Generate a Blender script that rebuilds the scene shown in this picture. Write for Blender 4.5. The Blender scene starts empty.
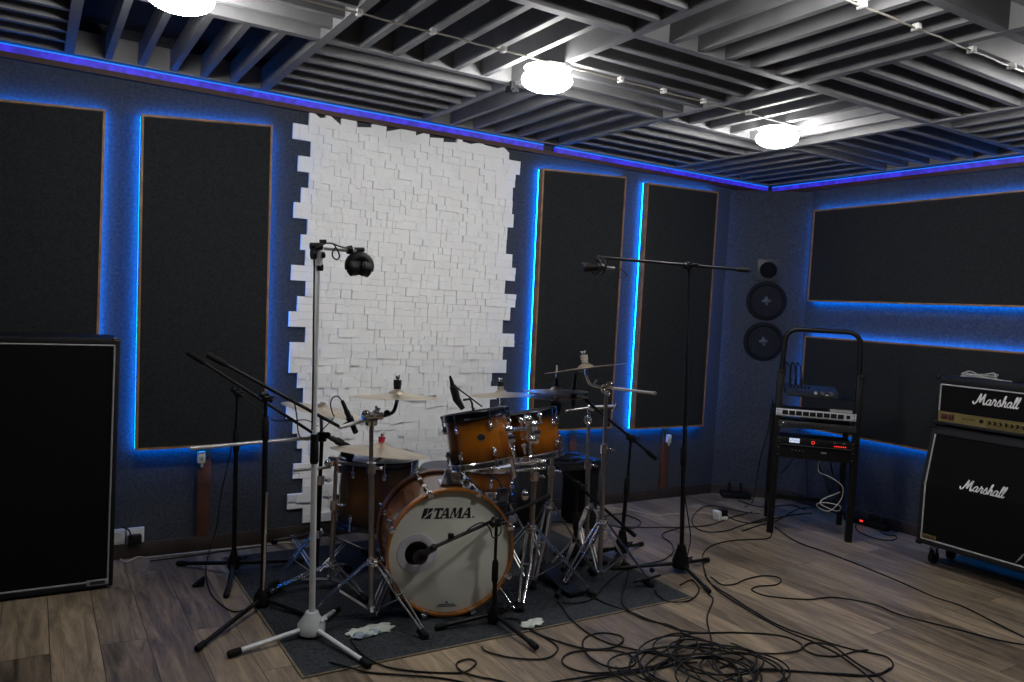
import bpy, bmesh, math, random
from mathutils import Vector as V, Matrix as MX

random.seed(7)
SC = bpy.context.scene
COL = SC.collection
PI = math.pi
rad = math.radians

# ------------------------------------------------------------------ camera
FPX = 775.6
YAW, PITCH, ROLL = rad(31.82), rad(-2.588), rad(3.119)
CAM = V((0, 0, 1.38))
cf = V((math.sin(YAW) * math.cos(PITCH), math.cos(YAW) * math.cos(PITCH), math.sin(PITCH)))
r0 = V((math.cos(YAW), -math.sin(YAW), 0))
u0 = r0.cross(cf)
cr = math.cos(ROLL) * r0 + math.sin(ROLL) * u0
cu = -math.sin(ROLL) * r0 + math.cos(ROLL) * u0


def ray(x, y):
    return cf + ((x - 512) * cr - (y - 341) * cu) / FPX


def fl(x, y, z=0.0):            # where a line of sight meets the height z
    d = ray(x, y)
    return CAM + d * ((z - CAM.z) / d.z)


def at(x, y, Y):                # ... the upright plane y = Y
    d = ray(x, y)
    return CAM + d * (Y / d.y)


def dep(x, y, t):               # ... a given distance along the camera axis
    return CAM + ray(x, y) * t


def onp(x, y, p0, n):
    d = ray(x, y)
    return CAM + d * ((p0 - CAM).dot(n) / d.dot(n))


cam = bpy.data.cameras.new('camera')
cam.sensor_width = 36
cam.lens = FPX / 1024 * 36
cam.clip_start = 0.02
camo = bpy.data.objects.new('camera', cam)
COL.objects.link(camo)
camo.matrix_world = MX(((cr.x, cu.x, -cf.x, CAM.x), (cr.y, cu.y, -cf.y, CAM.y), (cr.z, cu.z, -cf.z, CAM.z), (0, 0, 0, 1)))
SC.camera = camo

SC.view_settings.view_transform = 'Standard'
SC.view_settings.look = 'None'
SC.view_settings.gamma = 1
SC.view_settings.use_curve_mapping = False
SC.view_settings.exposure = 0.0

w = bpy.data.worlds.new('world')
SC.world = w
w.use_nodes = True
w.node_tree.nodes['Background'].inputs[0].default_value = (0.0, 0.0, 0.0, 1)
w.node_tree.nodes['Background'].inputs[1].default_value = 0.0

# --------------------------------------------------------------- materials
MAT = {}


def mat(name, col, rough=0.6, metal=0.0, var=0.0, vscale=40, bump=0.0, bscale=200, coat=0.0, spec=None, col2=None):
    m = bpy.data.materials.new(name)
    m.use_nodes = True
    nt = m.node_tree
    b = nt.nodes['Principled BSDF']
    b.inputs['Base Color'].default_value = (*col, 1)
    b.inputs['Roughness'].default_value = rough
    b.inputs['Metallic'].default_value = metal
    if coat:
        b.inputs['Coat Weight'].default_value = coat
        b.inputs['Coat Roughness'].default_value = 0.06
    if spec is not None:
        b.inputs['Specular IOR Level'].default_value = spec
    tc = nt.nodes.new('ShaderNodeTexCoord')
    n = nt.nodes.new('ShaderNodeTexNoise')
    n.inputs['Scale'].default_value = vscale
    n.inputs['Detail'].default_value = 4
    nt.links.new(tc.outputs['Object'], n.inputs['Vector'])
    cr_ = nt.nodes.new('ShaderNodeValToRGB')
    c2 = col2 or tuple(min(1, c * (1 + var)) for c in col)
    c1 = tuple(c * (1 - var) for c in col)
    cr_.color_ramp.elements[0].position = 0.3
    cr_.color_ramp.elements[1].position = 0.7
    cr_.color_ramp.elements[0].color = (*c1, 1)
    cr_.color_ramp.elements[1].color = (*c2, 1)
    nt.links.new(n.outputs['Fac'], cr_.inputs['Fac'])
    nt.links.new(cr_.outputs['Color'], b.inputs['Base Color'])
    if bump:
        n2 = nt.nodes.new('ShaderNodeTexNoise')
        n2.inputs['Scale'].default_value = bscale
        n2.inputs['Detail'].default_value = 3
        nt.links.new(tc.outputs['Object'], n2.inputs['Vector'])
        bp = nt.nodes.new('ShaderNodeBump')
        bp.inputs['Strength'].default_value = bump
        bp.inputs['Distance'].default_value = 0.004
        nt.links.new(n2.outputs['Fac'], bp.inputs['Height'])
        nt.links.new(bp.outputs['Normal'], b.inputs['Normal'])
    MAT[name] = m
    return m


def emit(name, col, s):
    m = bpy.data.materials.new(name)
    m.use_nodes = True
    b = m.node_tree.nodes['Principled BSDF']
    b.inputs['Base Color'].default_value = (0.02, 0.02, 0.02, 1)
    b.inputs['Emission Color'].default_value = (*col, 1)
    b.inputs['Emission Strength'].default_value = s
    MAT[name] = m
    return m


mat('felt', (0.047, 0.053, 0.063), 0.95, var=0.28, vscale=70, bump=0.5, bscale=260, spec=0.1)
mat('panel_cloth', (0.021, 0.0225, 0.025), 0.95, var=0.3, vscale=120, bump=0.4, bscale=320, spec=0.1)
mat('panel_wood', (0.26, 0.135, 0.055), 0.55, var=0.35, vscale=14)
mat('batten_wood', (0.085, 0.03, 0.016), 0.6, var=0.3, vscale=16)
mat('base_wood', (0.035, 0.024, 0.018), 0.6, var=0.3, vscale=12)
mat('cornice_wood', (0.05, 0.018, 0.014), 0.6, var=0.25, vscale=12)
mat('stone', (0.87, 0.88, 0.89), 0.85, var=0.03, vscale=9, bump=0.5, bscale=70)
mat('slat_paint', (0.18, 0.18, 0.185), 0.6, var=0.12, vscale=8)
mat('ceiling_black', (0.018, 0.019, 0.026), 0.9, var=0.2, vscale=30)
mat('chrome_lit', (0.82, 0.82, 0.84), 0.34, 0.75, var=0.04, vscale=30)  # chrome made less metallic for boom rods, standing in for bright lamp reflections
mat('driver_grey', (0.019, 0.0195, 0.022), 0.5, var=0.15)
mat('chrome', (0.86, 0.86, 0.88), 0.17, 1.0, var=0.05, vscale=30)
mat('chrome_dull', (0.42, 0.40, 0.39), 0.34, 1.0, var=0.12, vscale=30)
mat('black_metal', (0.005, 0.005, 0.0055), 0.42, 0.0, var=0.2, vscale=50, spec=0.28)
mat('black_plastic', (0.0045, 0.0045, 0.005), 0.5, 0.0, var=0.2, vscale=60, spec=0.3)
mat('black_rubber', (0.0045, 0.0045, 0.0045), 0.75, 0.0, var=0.2, vscale=60, spec=0.25)
mat('tolex', (0.006, 0.0063, 0.0085), 0.6, spec=0.28, var=0.3, vscale=300, bump=0.4, bscale=420)
mat('grille_cloth', (0.0045, 0.0046, 0.0052), 0.9, var=0.3, vscale=500, bump=0.3, bscale=600, spec=0.1)
mat('piping_silver', (0.30, 0.30, 0.30), 0.5, var=0.1)
mat('piping_white', (0.42, 0.42, 0.41), 0.5, var=0.1)
mat('white_paint', (0.62, 0.64, 0.66), 0.35, var=0.04)
mat('white_plastic', (0.62, 0.62, 0.60), 0.45, var=0.05)
mat('white_logo', (0.80, 0.80, 0.80), 0.4, var=0.03)
mat('gold_panel', (0.30, 0.23, 0.08), 0.38, 0.75, var=0.12, vscale=20)
mat('gold_dark', (0.16, 0.115, 0.035), 0.45, 0.5, var=0.12, vscale=20)
mat('red_rocker', (0.06, 0.012, 0.010), 0.35, var=0.1)
mat('head_white', (0.75, 0.775, 0.70), 0.55, var=0.045, vscale=5)
mat('head_edge', (0.62, 0.63, 0.62), 0.5, var=0.04)
mat('port_white', (0.60, 0.60, 0.68), 0.4, var=0.03)
mat('ink', (0.012, 0.012, 0.014), 0.6, var=0.1)
mat('hoop_wood', (0.30, 0.105, 0.016), 0.25, var=0.25, vscale=18, coat=0.8)
mat('hoop_inlay', (0.12, 0.05, 0.03), 0.3, var=0.25, vscale=18, coat=0.6)
mat('dark_hoop', (0.10, 0.105, 0.12), 0.22, 1.0, var=0.2, vscale=20)
mat('seat_vinyl', (0.075, 0.080, 0.092), 0.55, var=0.1)
mat('red_felt', (0.38, 0.014, 0.025), 0.85, var=0.15)
mat('grey_felt', (0.30, 0.265, 0.235), 0.9, var=0.15)
mat('cymbal', (0.62, 0.53, 0.40), 0.33, 0.9, var=0.12, vscale=9)
mat('cymbal_dark', (0.36, 0.28, 0.18), 0.4, 0.9, var=0.15, vscale=9)
mat('mat_felt', (0.034, 0.038, 0.043), 0.95, var=0.5, vscale=90, bump=0.6, bscale=240, spec=0.1)
mat('mat_edge', (0.13, 0.105, 0.075), 0.9, var=0.2)
mat('cable_black', (0.006, 0.006, 0.006), 0.5, spec=0.3, var=0.2)
mat('cable_white', (0.42, 0.41, 0.38), 0.5, var=0.1)
mat('cord_ivory', (0.36, 0.33, 0.28), 0.5, var=0.1)
mat('silver_face', (0.52, 0.53, 0.56), 0.4, 0.2, var=0.06)
mat('rack_grey', (0.035, 0.035, 0.038), 0.45, 0.3, var=0.15)
mat('mixer_blue', (0.016, 0.022, 0.045), 0.4, var=0.15)
mat('label_grey', (0.35, 0.35, 0.35), 0.5, var=0.1)
mat('cone_grey', (0.017, 0.0175, 0.020), 0.85, spec=0.1, var=0.2)
mat('cone_cap', (0.085, 0.085, 0.09), 0.5, var=0.2)
mat('cloth_pale', (0.46, 0.50, 0.45), 0.9, var=0.08)
mat('cloth_blue', (0.25, 0.30, 0.36), 0.9, var=0.08)
mat('grey_pad', (0.13, 0.135, 0.15), 0.8, var=0.1)
mat('black_gloss', (0.012, 0.013, 0.018), 0.22, var=0.2)
mat('socket_hole', (0.02, 0.02, 0.02), 0.7)
emit('led_blue', (0.0, 0.20, 1.0), 44.0)
emit('glow_violet', (0.060, 0.032, 1.0), 0.60)  # blue light falling on the cornice moulding, painted as its own emission
emit('led_top', (0.0, 0.20, 1.0), 1.2)
emit('lamp_glow', (1.0, 0.985, 0.96), 86.0)
emit('lcd_screen', (0.62, 0.75, 1.0), 0.85)
emit('led_red', (1.0, 0.03, 0.02), 1.5)
emit('led_white', (1.0, 0.95, 0.9), 1.2)


def ripple(name, sc):
    # tape light on the moulding, put unevenly into the emission of the diffuser
    nt = MAT[name].node_tree
    b = nt.nodes['Principled BSDF']
    tc = nt.nodes.new('ShaderNodeTexCoord')
    n = nt.nodes.new('ShaderNodeTexNoise')
    n.inputs['Scale'].default_value = sc
    n.inputs['Detail'].default_value = 1
    nt.links.new(tc.outputs['Object'], n.inputs['Vector'])
    mr = nt.nodes.new('ShaderNodeMapRange')
    mr.inputs[1].default_value, mr.inputs[2].default_value = 0.35, 0.65
    s0 = b.inputs['Emission Strength'].default_value
    mr.inputs[3].default_value, mr.inputs[4].default_value = s0 * 0.62, s0 * 1.25
    nt.links.new(n.outputs['Fac'], mr.inputs[0])
    nt.links.new(mr.outputs[0], b.inputs['Emission Strength'])


ripple('glow_violet', 26)


def ramp_mat(name, stops, rough=0.25, coat=0.7):
    # lacquer that fades to dark at both ends of the shell: a burst finish
    m = bpy.data.materials.new(name)
    m.use_nodes = True
    nt = m.node_tree
    b = nt.nodes['Principled BSDF']
    tc = nt.nodes.new('ShaderNodeTexCoord')
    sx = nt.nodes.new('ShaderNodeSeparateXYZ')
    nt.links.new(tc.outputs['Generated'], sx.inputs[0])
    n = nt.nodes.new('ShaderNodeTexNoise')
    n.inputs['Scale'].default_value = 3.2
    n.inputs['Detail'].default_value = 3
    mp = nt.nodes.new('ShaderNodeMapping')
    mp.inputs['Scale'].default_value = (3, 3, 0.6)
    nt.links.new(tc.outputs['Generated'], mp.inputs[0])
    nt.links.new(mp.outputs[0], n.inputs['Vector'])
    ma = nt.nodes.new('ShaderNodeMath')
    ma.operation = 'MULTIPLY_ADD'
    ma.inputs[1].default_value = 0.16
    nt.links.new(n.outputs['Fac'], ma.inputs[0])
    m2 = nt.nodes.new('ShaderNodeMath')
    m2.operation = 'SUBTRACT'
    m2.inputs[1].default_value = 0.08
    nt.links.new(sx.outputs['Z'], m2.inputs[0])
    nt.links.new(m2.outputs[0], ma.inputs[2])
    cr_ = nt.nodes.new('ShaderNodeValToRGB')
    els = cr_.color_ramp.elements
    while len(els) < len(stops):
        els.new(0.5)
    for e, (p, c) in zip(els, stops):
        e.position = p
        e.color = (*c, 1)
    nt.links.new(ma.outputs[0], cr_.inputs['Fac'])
    nt.links.new(cr_.outputs['Color'], b.inputs['Base Color'])
    b.inputs['Roughness'].default_value = rough
    b.inputs['Coat Weight'].default_value = coat
    b.inputs['Coat Roughness'].default_value = 0.08
    MAT[name] = m


AMB = (0.36, 0.112, 0.005)
DRK = (0.035, 0.011, 0.004)
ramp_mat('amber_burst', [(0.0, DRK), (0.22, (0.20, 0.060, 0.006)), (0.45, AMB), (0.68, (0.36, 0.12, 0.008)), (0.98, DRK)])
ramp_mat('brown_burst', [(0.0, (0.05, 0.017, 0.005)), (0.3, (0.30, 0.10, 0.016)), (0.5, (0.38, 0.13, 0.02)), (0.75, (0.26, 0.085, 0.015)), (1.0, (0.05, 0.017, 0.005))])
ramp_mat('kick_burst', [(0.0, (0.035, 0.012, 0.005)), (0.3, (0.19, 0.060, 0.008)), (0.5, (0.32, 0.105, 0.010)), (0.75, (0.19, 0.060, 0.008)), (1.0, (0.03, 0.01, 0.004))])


def floor_mat():
    m = bpy.data.materials.new('floor_planks')
    m.use_nodes = True
    nt = m.node_tree
    b = nt.nodes['Principled BSDF']
    tc = nt.nodes.new('ShaderNodeTexCoord')
    mp = nt.nodes.new('ShaderNodeMapping')
    mp.inputs['Rotation'].default_value = (0, 0, PI / 2)
    mp.inputs['Location'].default_value = (0.3, 0.08, 0)
    nt.links.new(tc.outputs['Object'], mp.inputs[0])
    br = nt.nodes.new('ShaderNodeTexBrick')
    br.offset = 0.37
    br.inputs['Color1'].default_value = (0.0, 0.0, 0.0, 1)
    br.inputs['Color2'].default_value = (1.0, 1.0, 1.0, 1)
    br.inputs['Mortar'].default_value = (0.5, 0.5, 0.5, 1)
    br.inputs['Scale'].default_value = 1.0
    br.inputs['Mortar Size'].default_value = 0.0016
    br.inputs['Mortar Smooth'].default_value = 0.3
    br.inputs['Brick Width'].default_value = 1.25
    br.inputs['Row Height'].default_value = 0.165
    nt.links.new(mp.outputs[0], br.inputs['Vector'])
    gm = nt.nodes.new('ShaderNodeMapping')
    gm.inputs['Scale'].default_value = (16, 1.6, 1)
    nt.links.new(tc.outputs['Object'], gm.inputs[0])
    # every plank gets its own piece of grain
    ad = nt.nodes.new('ShaderNodeVectorMath')
    ad.operation = 'MULTIPLY_ADD'
    ad.inputs[1].default_value = (37, 19, 5)
    nt.links.new(br.outputs['Color'], ad.inputs[0])
    nt.links.new(gm.outputs[0], ad.inputs[2])
    g = nt.nodes.new('ShaderNodeTexNoise')
    g.inputs['Scale'].default_value = 1.3
    g.inputs['Detail'].default_value = 7
    g.inputs['Roughness'].default_value = 0.7
    g.inputs['Distortion'].default_value = 0.9
    nt.links.new(ad.outputs[0], g.inputs['Vector'])
    mx = nt.nodes.new('ShaderNodeMix')
    mx.data_type = 'FLOAT'
    mx.inputs[0].default_value = 0.17
    nt.links.new(g.outputs['Fac'], mx.inputs[2])
    nt.links.new(br.outputs['Color'], mx.inputs[3])
    rp = nt.nodes.new('ShaderNodeValToRGB')
    e = rp.color_ramp.elements
    e[0].position, e[0].color = 0.30, (0.040, 0.032, 0.024, 1)
    e[1].position, e[1].color = 0.70, (0.37, 0.283, 0.188, 1)
    k = e.new(0.50)
    k.color = (0.182, 0.140, 0.097, 1)
    nt.links.new(mx.outputs[0], rp.inputs['Fac'])
    # joints
    mj = nt.nodes.new('ShaderNodeMix')
    mj.data_type = 'RGBA'
    mj.inputs[7].default_value = (0.018, 0.015, 0.013, 1)
    nt.links.new(br.outputs['Fac'], mj.inputs[0])
    nt.links.new(rp.outputs['Color'], mj.inputs[6])
    nt.links.new(mj.outputs[2], b.inputs['Base Color'])
    b.inputs['Roughness'].default_value = 0.42
    b.inputs['Specular IOR Level'].default_value = 0.4
    bp = nt.nodes.new('ShaderNodeBump')
    bp.inputs['Strength'].default_value = 0.25
    bp.inputs['Distance'].default_value = 0.003
    nt.links.new(g.outputs['Fac'], bp.inputs['Height'])
    nt.links.new(bp.outputs['Normal'], b.inputs['Normal'])
    MAT['floor_planks'] = m


floor_mat()

# ---------------------------------------------------------- mesh building


def cat(pts, n=6, closed=False):
    pts = [V(p) for p in pts]
    out = []
    N = len(pts)
    rng = range(N if closed else N - 1)
    for i in rng:
        if closed:
            p0, p1, p2, p3 = pts[i - 1], pts[i], pts[(i + 1) % N], pts[(i + 2) % N]
        else:
            p1, p2 = pts[i], pts[i + 1]
            p0 = pts[i - 1] if i else p1 * 2 - p2
            p3 = pts[i + 2] if i + 2 < N else p2 * 2 - p1
        for k in range(n):
            t = k / n
            out.append(0.5 * ((2 * p1) + (p2 - p0) * t + (2 * p0 - 5 * p1 + 4 * p2 - p3) * t * t + (3 * p1 - p0 - 3 * p2 + p3) * t ** 3))
    if not closed:
        out.append(pts[-1].copy())
    return out


def frame_z(d, up=None):
    d = d.normalized()
    a = V(up) if up is not None else (V((0, 0, 1)) if abs(d.z) < 0.95 else V((1, 0, 0)))
    x = a.cross(d)
    if x.length < 1e-6:
        x = V((1, 0, 0)).cross(d)
    x.normalize()
    y = d.cross(x)
    return x, y, d


def mat_from(x, y, z, o):
    return MX(((x.x, y.x, z.x, o.x), (x.y, y.y, z.y, o.y), (x.z, y.z, z.z, o.z), (0, 0, 0, 1)))


class MB:
    def __init__(s):
        s.bm = bmesh.new()

    def verts(s, vs):
        return [s.bm.verts.new(v) for v in vs]

    def face(s, vs):
        try:
            return s.bm.faces.new(vs)
        except ValueError:
            return None

    def box(s, c, size, R=None, bev=0.0):
        c = V(c)
        hx, hy, hz = size[0] / 2, size[1] / 2, size[2] / 2
        R = R or MX.Identity(3)
        vs = []
        for dx, dy, dz in ((-1, -1, -1), (1, -1, -1), (1, 1, -1), (-1, 1, -1), (-1, -1, 1), (1, -1, 1), (1, 1, 1), (-1, 1, 1)):
            vs.append(s.bm.verts.new(c + R @ V((dx * hx, dy * hy, dz * hz))))
        fs = []
        for q in ((0, 3, 2, 1), (4, 5, 6, 7), (0, 1, 5, 4), (1, 2, 6, 5), (2, 3, 7, 6), (3, 0, 4, 7)):
            fs.append(s.bm.faces.new([vs[i] for i in q]))
        if bev:
            es = list({e for f in fs for e in f.edges})
            bmesh.ops.bevel(s.bm, geom=es, offset=bev, segments=2, affect='EDGES', profile=0.5)
        return s

    def span(s, a, b, bev=0.0):
        a, b = V(a), V(b)
        return s.box((a + b) / 2, [abs(b[i] - a[i]) for i in range(3)], bev=bev)

    def tube(s, pts, r, seg=8, closed=False, caps=True, flat=None, up=None):
        pts = [V(p) for p in pts]
        N = len(pts)
        rs = r if isinstance(r, (list, tuple)) else [r] * N
        rings = []
        X = None
        for i in range(N):
            if closed:
                d = pts[(i + 1) % N] - pts[i - 1]
            else:
                d = pts[min(i + 1, N - 1)] - pts[max(i - 1, 0)]
            if d.length < 1e-9:
                d = V((0, 0, 1))
            d.normalize()
            if X is None:
                X, Y, _ = frame_z(d, up)
            else:
                X = X - d * X.dot(d)
                if X.length < 1e-6:
                    X, Y, _ = frame_z(d, up)
                X.normalize()
                Y = d.cross(X)
            f = flat or 1.0
            rings.append(s.verts([pts[i] + (X * math.cos(2 * PI * k / seg) + Y * (math.sin(2 * PI * k / seg) * f)) * rs[i] for k in range(seg)]))
        for i in range(N if closed else N - 1):
            a, b = rings[i], rings[(i + 1) % N]
            for k in range(seg):
                s.face((a[k], a[(k + 1) % seg], b[(k + 1) % seg], b[k]))
        if caps and not closed:
            s.face(rings[0][::-1])
            s.face(rings[-1])
        return s

    def rod(s, a, b, r, r2=None, seg=12):
        return s.tube([a, b], [r, r if r2 is None else r2], seg)

    def lathe(s, prof, m=None, seg=32, cap0=True, cap1=True):
        m = m or MX.Identity(4)
        rings = []
        for (r, z) in prof:
            if r < 1e-6:
                rings.append([s.bm.verts.new(m @ V((0, 0, z)))])
            else:
                rings.append(s.verts([m @ V((r * math.cos(2 * PI * k / seg), r * math.sin(2 * PI * k / seg), z)) for k in range(seg)]))
        for a, b in zip(rings, rings[1:]):
            for k in range(seg):
                k2 = (k + 1) % seg
                if len(a) == 1 and len(b) > 1:
                    s.face((a[0], b[k2], b[k]))
                elif len(b) == 1 and len(a) > 1:
                    s.face((a[k], a[k2], b[0]))
                elif len(a) > 1:
                    s.face((a[k], a[k2], b[k2], b[k]))
        if cap0 and len(rings[0]) > 1:
            s.face(rings[0][::-1])
        if cap1 and len(rings[-1]) > 1:
            s.face(rings[-1])
        return s

    def prism(s, poly, vec):
        vec = V(vec)
        a = s.verts([V(p) for p in poly])
        b = s.verts([V(p) + vec for p in poly])
        n = len(a)
        s.face(a[::-1])
        s.face(b)
        for i in range(n):
            s.face((a[i], a[(i + 1) % n], b[(i + 1) % n], b[i]))
        return s

    def ball(s, c, r, seg=16, rings=8, sc=(1, 1, 1), R=None):
        c = V(c)
        R = R or MX.Identity(3)
        pr = []
        for i in range(rings + 1):
            t = PI * i / rings
            pr.append((math.sin(t) * r if 0 < i < rings else 0, -math.cos(t) * r))
        m = MX.Translation(c) @ (R.to_4x4() @ MX.Diagonal((*sc, 1)))
        return s.lathe(pr, m, seg)


WORLD = {}


def setp(o, label=None, cat=None, group=None, kind=None):
    if label:
        o['label'] = label
    if cat:
        o['category'] = cat
    if group:
        o['group'] = group
    if kind:
        o['kind'] = kind


def thing(name, label, cat_, loc, m=None, group=None):
    o = bpy.data.objects.new(name, None)
    o.empty_display_size = 0.05
    COL.objects.link(o)
    mw = m if m is not None else MX.Translation(V(loc))
    o.matrix_world = mw
    WORLD[o.name] = mw.copy()
    setp(o, label, cat_, group)
    return o


def mk(name, mb, m, parent=None, local=False, loc=None, label=None, cat=None, group=None, kind=None, smooth=True, recalc=True):
    """one mesh object; the shape is given in room coordinates unless local"""
    if recalc:
        bmesh.ops.recalc_face_normals(mb.bm, faces=mb.bm.faces[:])
    if parent is not None:
        mw = WORLD[parent.name]
        if not local:
            mb.bm.transform(mw.inverted())
    elif loc is not None:
        mw = MX.Translation(V(loc))
        mb.bm.transform(mw.inverted())
    else:
        mw = MX.Identity(4)
    me = bpy.data.meshes.new(name)
    mb.bm.to_mesh(me)
    mb.bm.free()
    if smooth and len(me.polygons):
        me.polygons.foreach_set('use_smooth', [True] * len(me.polygons))
        me.set_sharp_from_angle(angle=rad(38))
    me.materials.append(MAT[m])
    o = bpy.data.objects.new(name, me)
    COL.objects.link(o)
    if parent is not None:
        o.parent = parent
    else:
        o.matrix_world = mw
    WORLD[o.name] = mw.copy()
    setp(o, label, cat, group, kind)
    return o


# ======================================================== THE ROOM (setting)
D = 4.2857           # back wall
XR = 5.02            # right wall
XL, YF = -1.68, -2.03
ZT = 2.62            # slab above the slats
ZB = 2.44            # underside of the slats

mk('floor', MB().span((XL, YF, -0.1), (XR, D, 0)), 'floor_planks', kind='structure')
mk('wall_back', MB().span((XL, D, 0), (XR + 0.1, D + 0.1, ZT)), 'felt', kind='structure')
mk('wall_right', MB().span((XR, YF, 0), (XR + 0.1, D, ZT)), 'felt', kind='structure')
mk('wall_left', MB().span((XL - 0.1, YF, 0), (XL, D, ZT)), 'felt', kind='structure')
mk('wall_front', MB().span((XL, YF - 0.1, 0), (XR, YF, ZT)), 'felt', kind='structure')
ceil = mk('ceiling', MB().span((XL, YF, ZT), (XR, D, ZT + 0.1)), 'ceiling_black', kind='structure')

XE = [-1.68, -0.78, 0.12, 1.01, 1.94, 2.91, 3.94, 4.95]
YE = [4.243, 3.25, 2.36, 1.49, 0.61, -0.27, -1.15, -2.03]
BW = 0.04
g = MB()
for x in XE:
    g.span((x - BW / 2, YF, ZB), (x + BW / 2, 4.263, ZB + 0.11))
for y in YE:
    for x0, x1 in zip(XE, XE[1:]):
        g.span((x0 + BW / 2, y - BW / 2, ZB + 0.001), (x1 - BW / 2, y + BW / 2, ZB + 0.111))
mk('beam_frame', g, 'slat_paint', ceil, smooth=False)
for i in range(7):
    for j in range(7):
        x0, x1 = XE[i] + BW / 2, XE[i + 1] - BW / 2
        y1, y0 = YE[j] - BW / 2, YE[j + 1] + BW / 2
        g = MB()
        along_y = (i + j) % 2 == 0
        for k in range(1, 6):
            if along_y:
                xc = x0 + (x1 - x0) * k / 6
                g.span((xc - 0.0145, y0, ZB + 0.004), (xc + 0.0145, y1, ZB + 0.104))
            else:
                yc = y0 + (y1 - y0) * k / 6
                g.span((x0, yc - 0.0145, ZB + 0.004), (x1, yc + 0.0145, ZB + 0.104))
        mk('slat_panel', g, 'slat_paint', ceil, smooth=False)

# cornice with its light strip, and baseboards
mk('trim_1', MB().span((XL, D - 0.035, 2.375), (4.985, D - 0.001, 2.40)), 'cornice_wood', kind='structure')
mk('trim_2', MB().span((XR - 0.035, YF, 2.375), (XR - 0.001, D - 0.036, 2.40)), 'cornice_wood', kind='structure')


def ledmoulding(a, b, axis, label):
    """blue tape over a moulding band that has the tape glow built in as emission"""
    t = thing('cornice_light', label, 'light strip', (V(a) + V(b)) / 2, group='blue light channels along the cornice')
    a, b = V(a), V(b)
    if axis == 'x':
        mk('glow_band', MB().span((a.x, D - 0.030, 2.4005), (b.x, D - 0.004, 2.432)), 'glow_violet', t)
        mk('led_tape', MB().span((a.x, D - 0.034, 2.4325), (b.x, D - 0.004, 2.437)), 'led_top', t, label='brighter blue tape along the top edge')
    else:
        mk('glow_band', MB().span((XR - 0.030, a.y, 2.4005), (XR - 0.004, b.y, 2.432)), 'glow_violet', t)
        mk('led_tape', MB().span((XR - 0.034, a.y, 2.4325), (XR - 0.004, b.y, 2.437)), 'led_top', t, label='brighter blue tape along the top edge')


ledmoulding((XL, D, 2.4), (2.80, D, 2.4), 'x', 'long blue light channel above the white brick patch and panels')
ledmoulding((2.90, D, 2.4), (4.96, D, 2.4), 'x', 'blue light channel above the two upright panels beside the corner')
ledmoulding((XR, YF, 2.4), (XR, 4.24, 2.4), 'y', 'blue light channel along the top of the right wall')

mk('baseboard_back', MB().span((XL, D - 0.018, 0), (4.56, D - 0.001, 0.078), bev=0.004), 'base_wood', kind='structure')
mk('baseboard_right', MB().span((XR - 0.018, YF, 0), (XR - 0.001, 3.86, 0.078), bev=0.004), 'base_wood', kind='structure')

for (x0, x1, lab) in ((0.757, 0.822, 'reddish wooden batten below the dark panel beside the bass cabinet'),
                      (3.165, 3.215, 'reddish wooden batten on wall just behind the cymbal stands'),
                      (4.015, 4.085, 'reddish wooden batten below the panel beside the corner loudspeaker')):
    mk('wall_batten', MB().span((x0, D - 0.02, 0.08), (x1, D - 0.001, 0.555), bev=0.003), 'batten_wood', loc=(x0, D, 0.08),
       label=lab, cat='wood strip', group='wooden battens below the wall panels')

# ---------------------------------------------------------- acoustic panels
TP = 0.05


def wall_panel(q, label, axis='x', leds='LRTB', lit=None):
    """q: tl, tr, br, bl in wall coordinates (along, z)"""
    def P(a, z, d):     # d: distance from the wall
        return V((a, D - d, z)) if axis == 'x' else V((XR - d, a, z))
    off, front = 0.030, 0.078
    c = P(sum(p[0] for p in q) / 4, min(p[1] for p in q), front)
    t = thing('acoustic_panel', label, 'acoustic panel', c, group='dark acoustic panels with blue edge light')
    cx = sum(p[0] for p in q) / 4
    cz = sum(p[1] for p in q) / 4
    fw = 0.011

    def inset(p, d):
        return (p[0] + (d if p[0] < cx else -d), p[1] + (d if p[1] < cz else -d))
    qi = [inset(p, fw) for p in q]
    # wooden frame: four mitred bars
    names = ('T', 'R', 'B', 'L')
    g = MB()
    for k in range(4):
        a, b = q[k], q[(k + 1) % 4]
        ai, bi = qi[k], qi[(k + 1) % 4]
        poly = [P(*a, off), P(*b, off), P(*bi, off), P(*ai, off)]
        vec = P(0, 0, front) - P(0, 0, off)
        g.prism(poly, vec)
    mk('frame', g, 'panel_wood', t, smooth=False)
    qc = [inset(p, fw + 0.0005) for p in q]
    g = MB()
    g.prism([P(*p, off + 0.004) for p in qc], P(0, 0, front - 0.004) - P(0, 0, off + 0.004))
    mk('cloth', g, 'panel_cloth', t, smooth=False)
    for k in range(4):
        if names[k] not in leds:
            continue
        a, b = V(inset(q[k], 0.0004)), V(inset(q[(k + 1) % 4], 0.0004))
        ai, bi = V(inset(q[k], 0.021)), V(inset(q[(k + 1) % 4], 0.021))
        g = MB()
        lo = 0.0065
        va = g.verts([P(*a, off - 0.0005), P(*ai, off - 0.0005), P(*ai, off - 0.008), P(*a, off - lo)])
        vb = g.verts([P(*b, off - 0.0005), P(*bi, off - 0.0005), P(*bi, off - 0.008), P(*b, off - lo)])
        g.face(va)
        g.face(vb[::-1])
        for m_ in range(4):
            g.face((va[m_], vb[m_], vb[(m_ + 1) % 4], va[(m_ + 1) % 4]))
        mk('led_strip', g, 'led_blue', t, smooth=False)
    g = MB()
    for fx in (0.12, 0.88):
        for fz in (0.12, 0.88):
            a = q[3][0] + (q[2][0] - q[3][0]) * fx
            z = q[3][1] + (q[0][1] - q[3][1]) * fz
            g.box(P(a, z, 0.015), (0.05, 0.027, 0.05) if axis == 'x' else (0.027, 0.05, 0.05))
    mk('spacer', g, 'base_wood', t, smooth=False)
    return t


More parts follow.
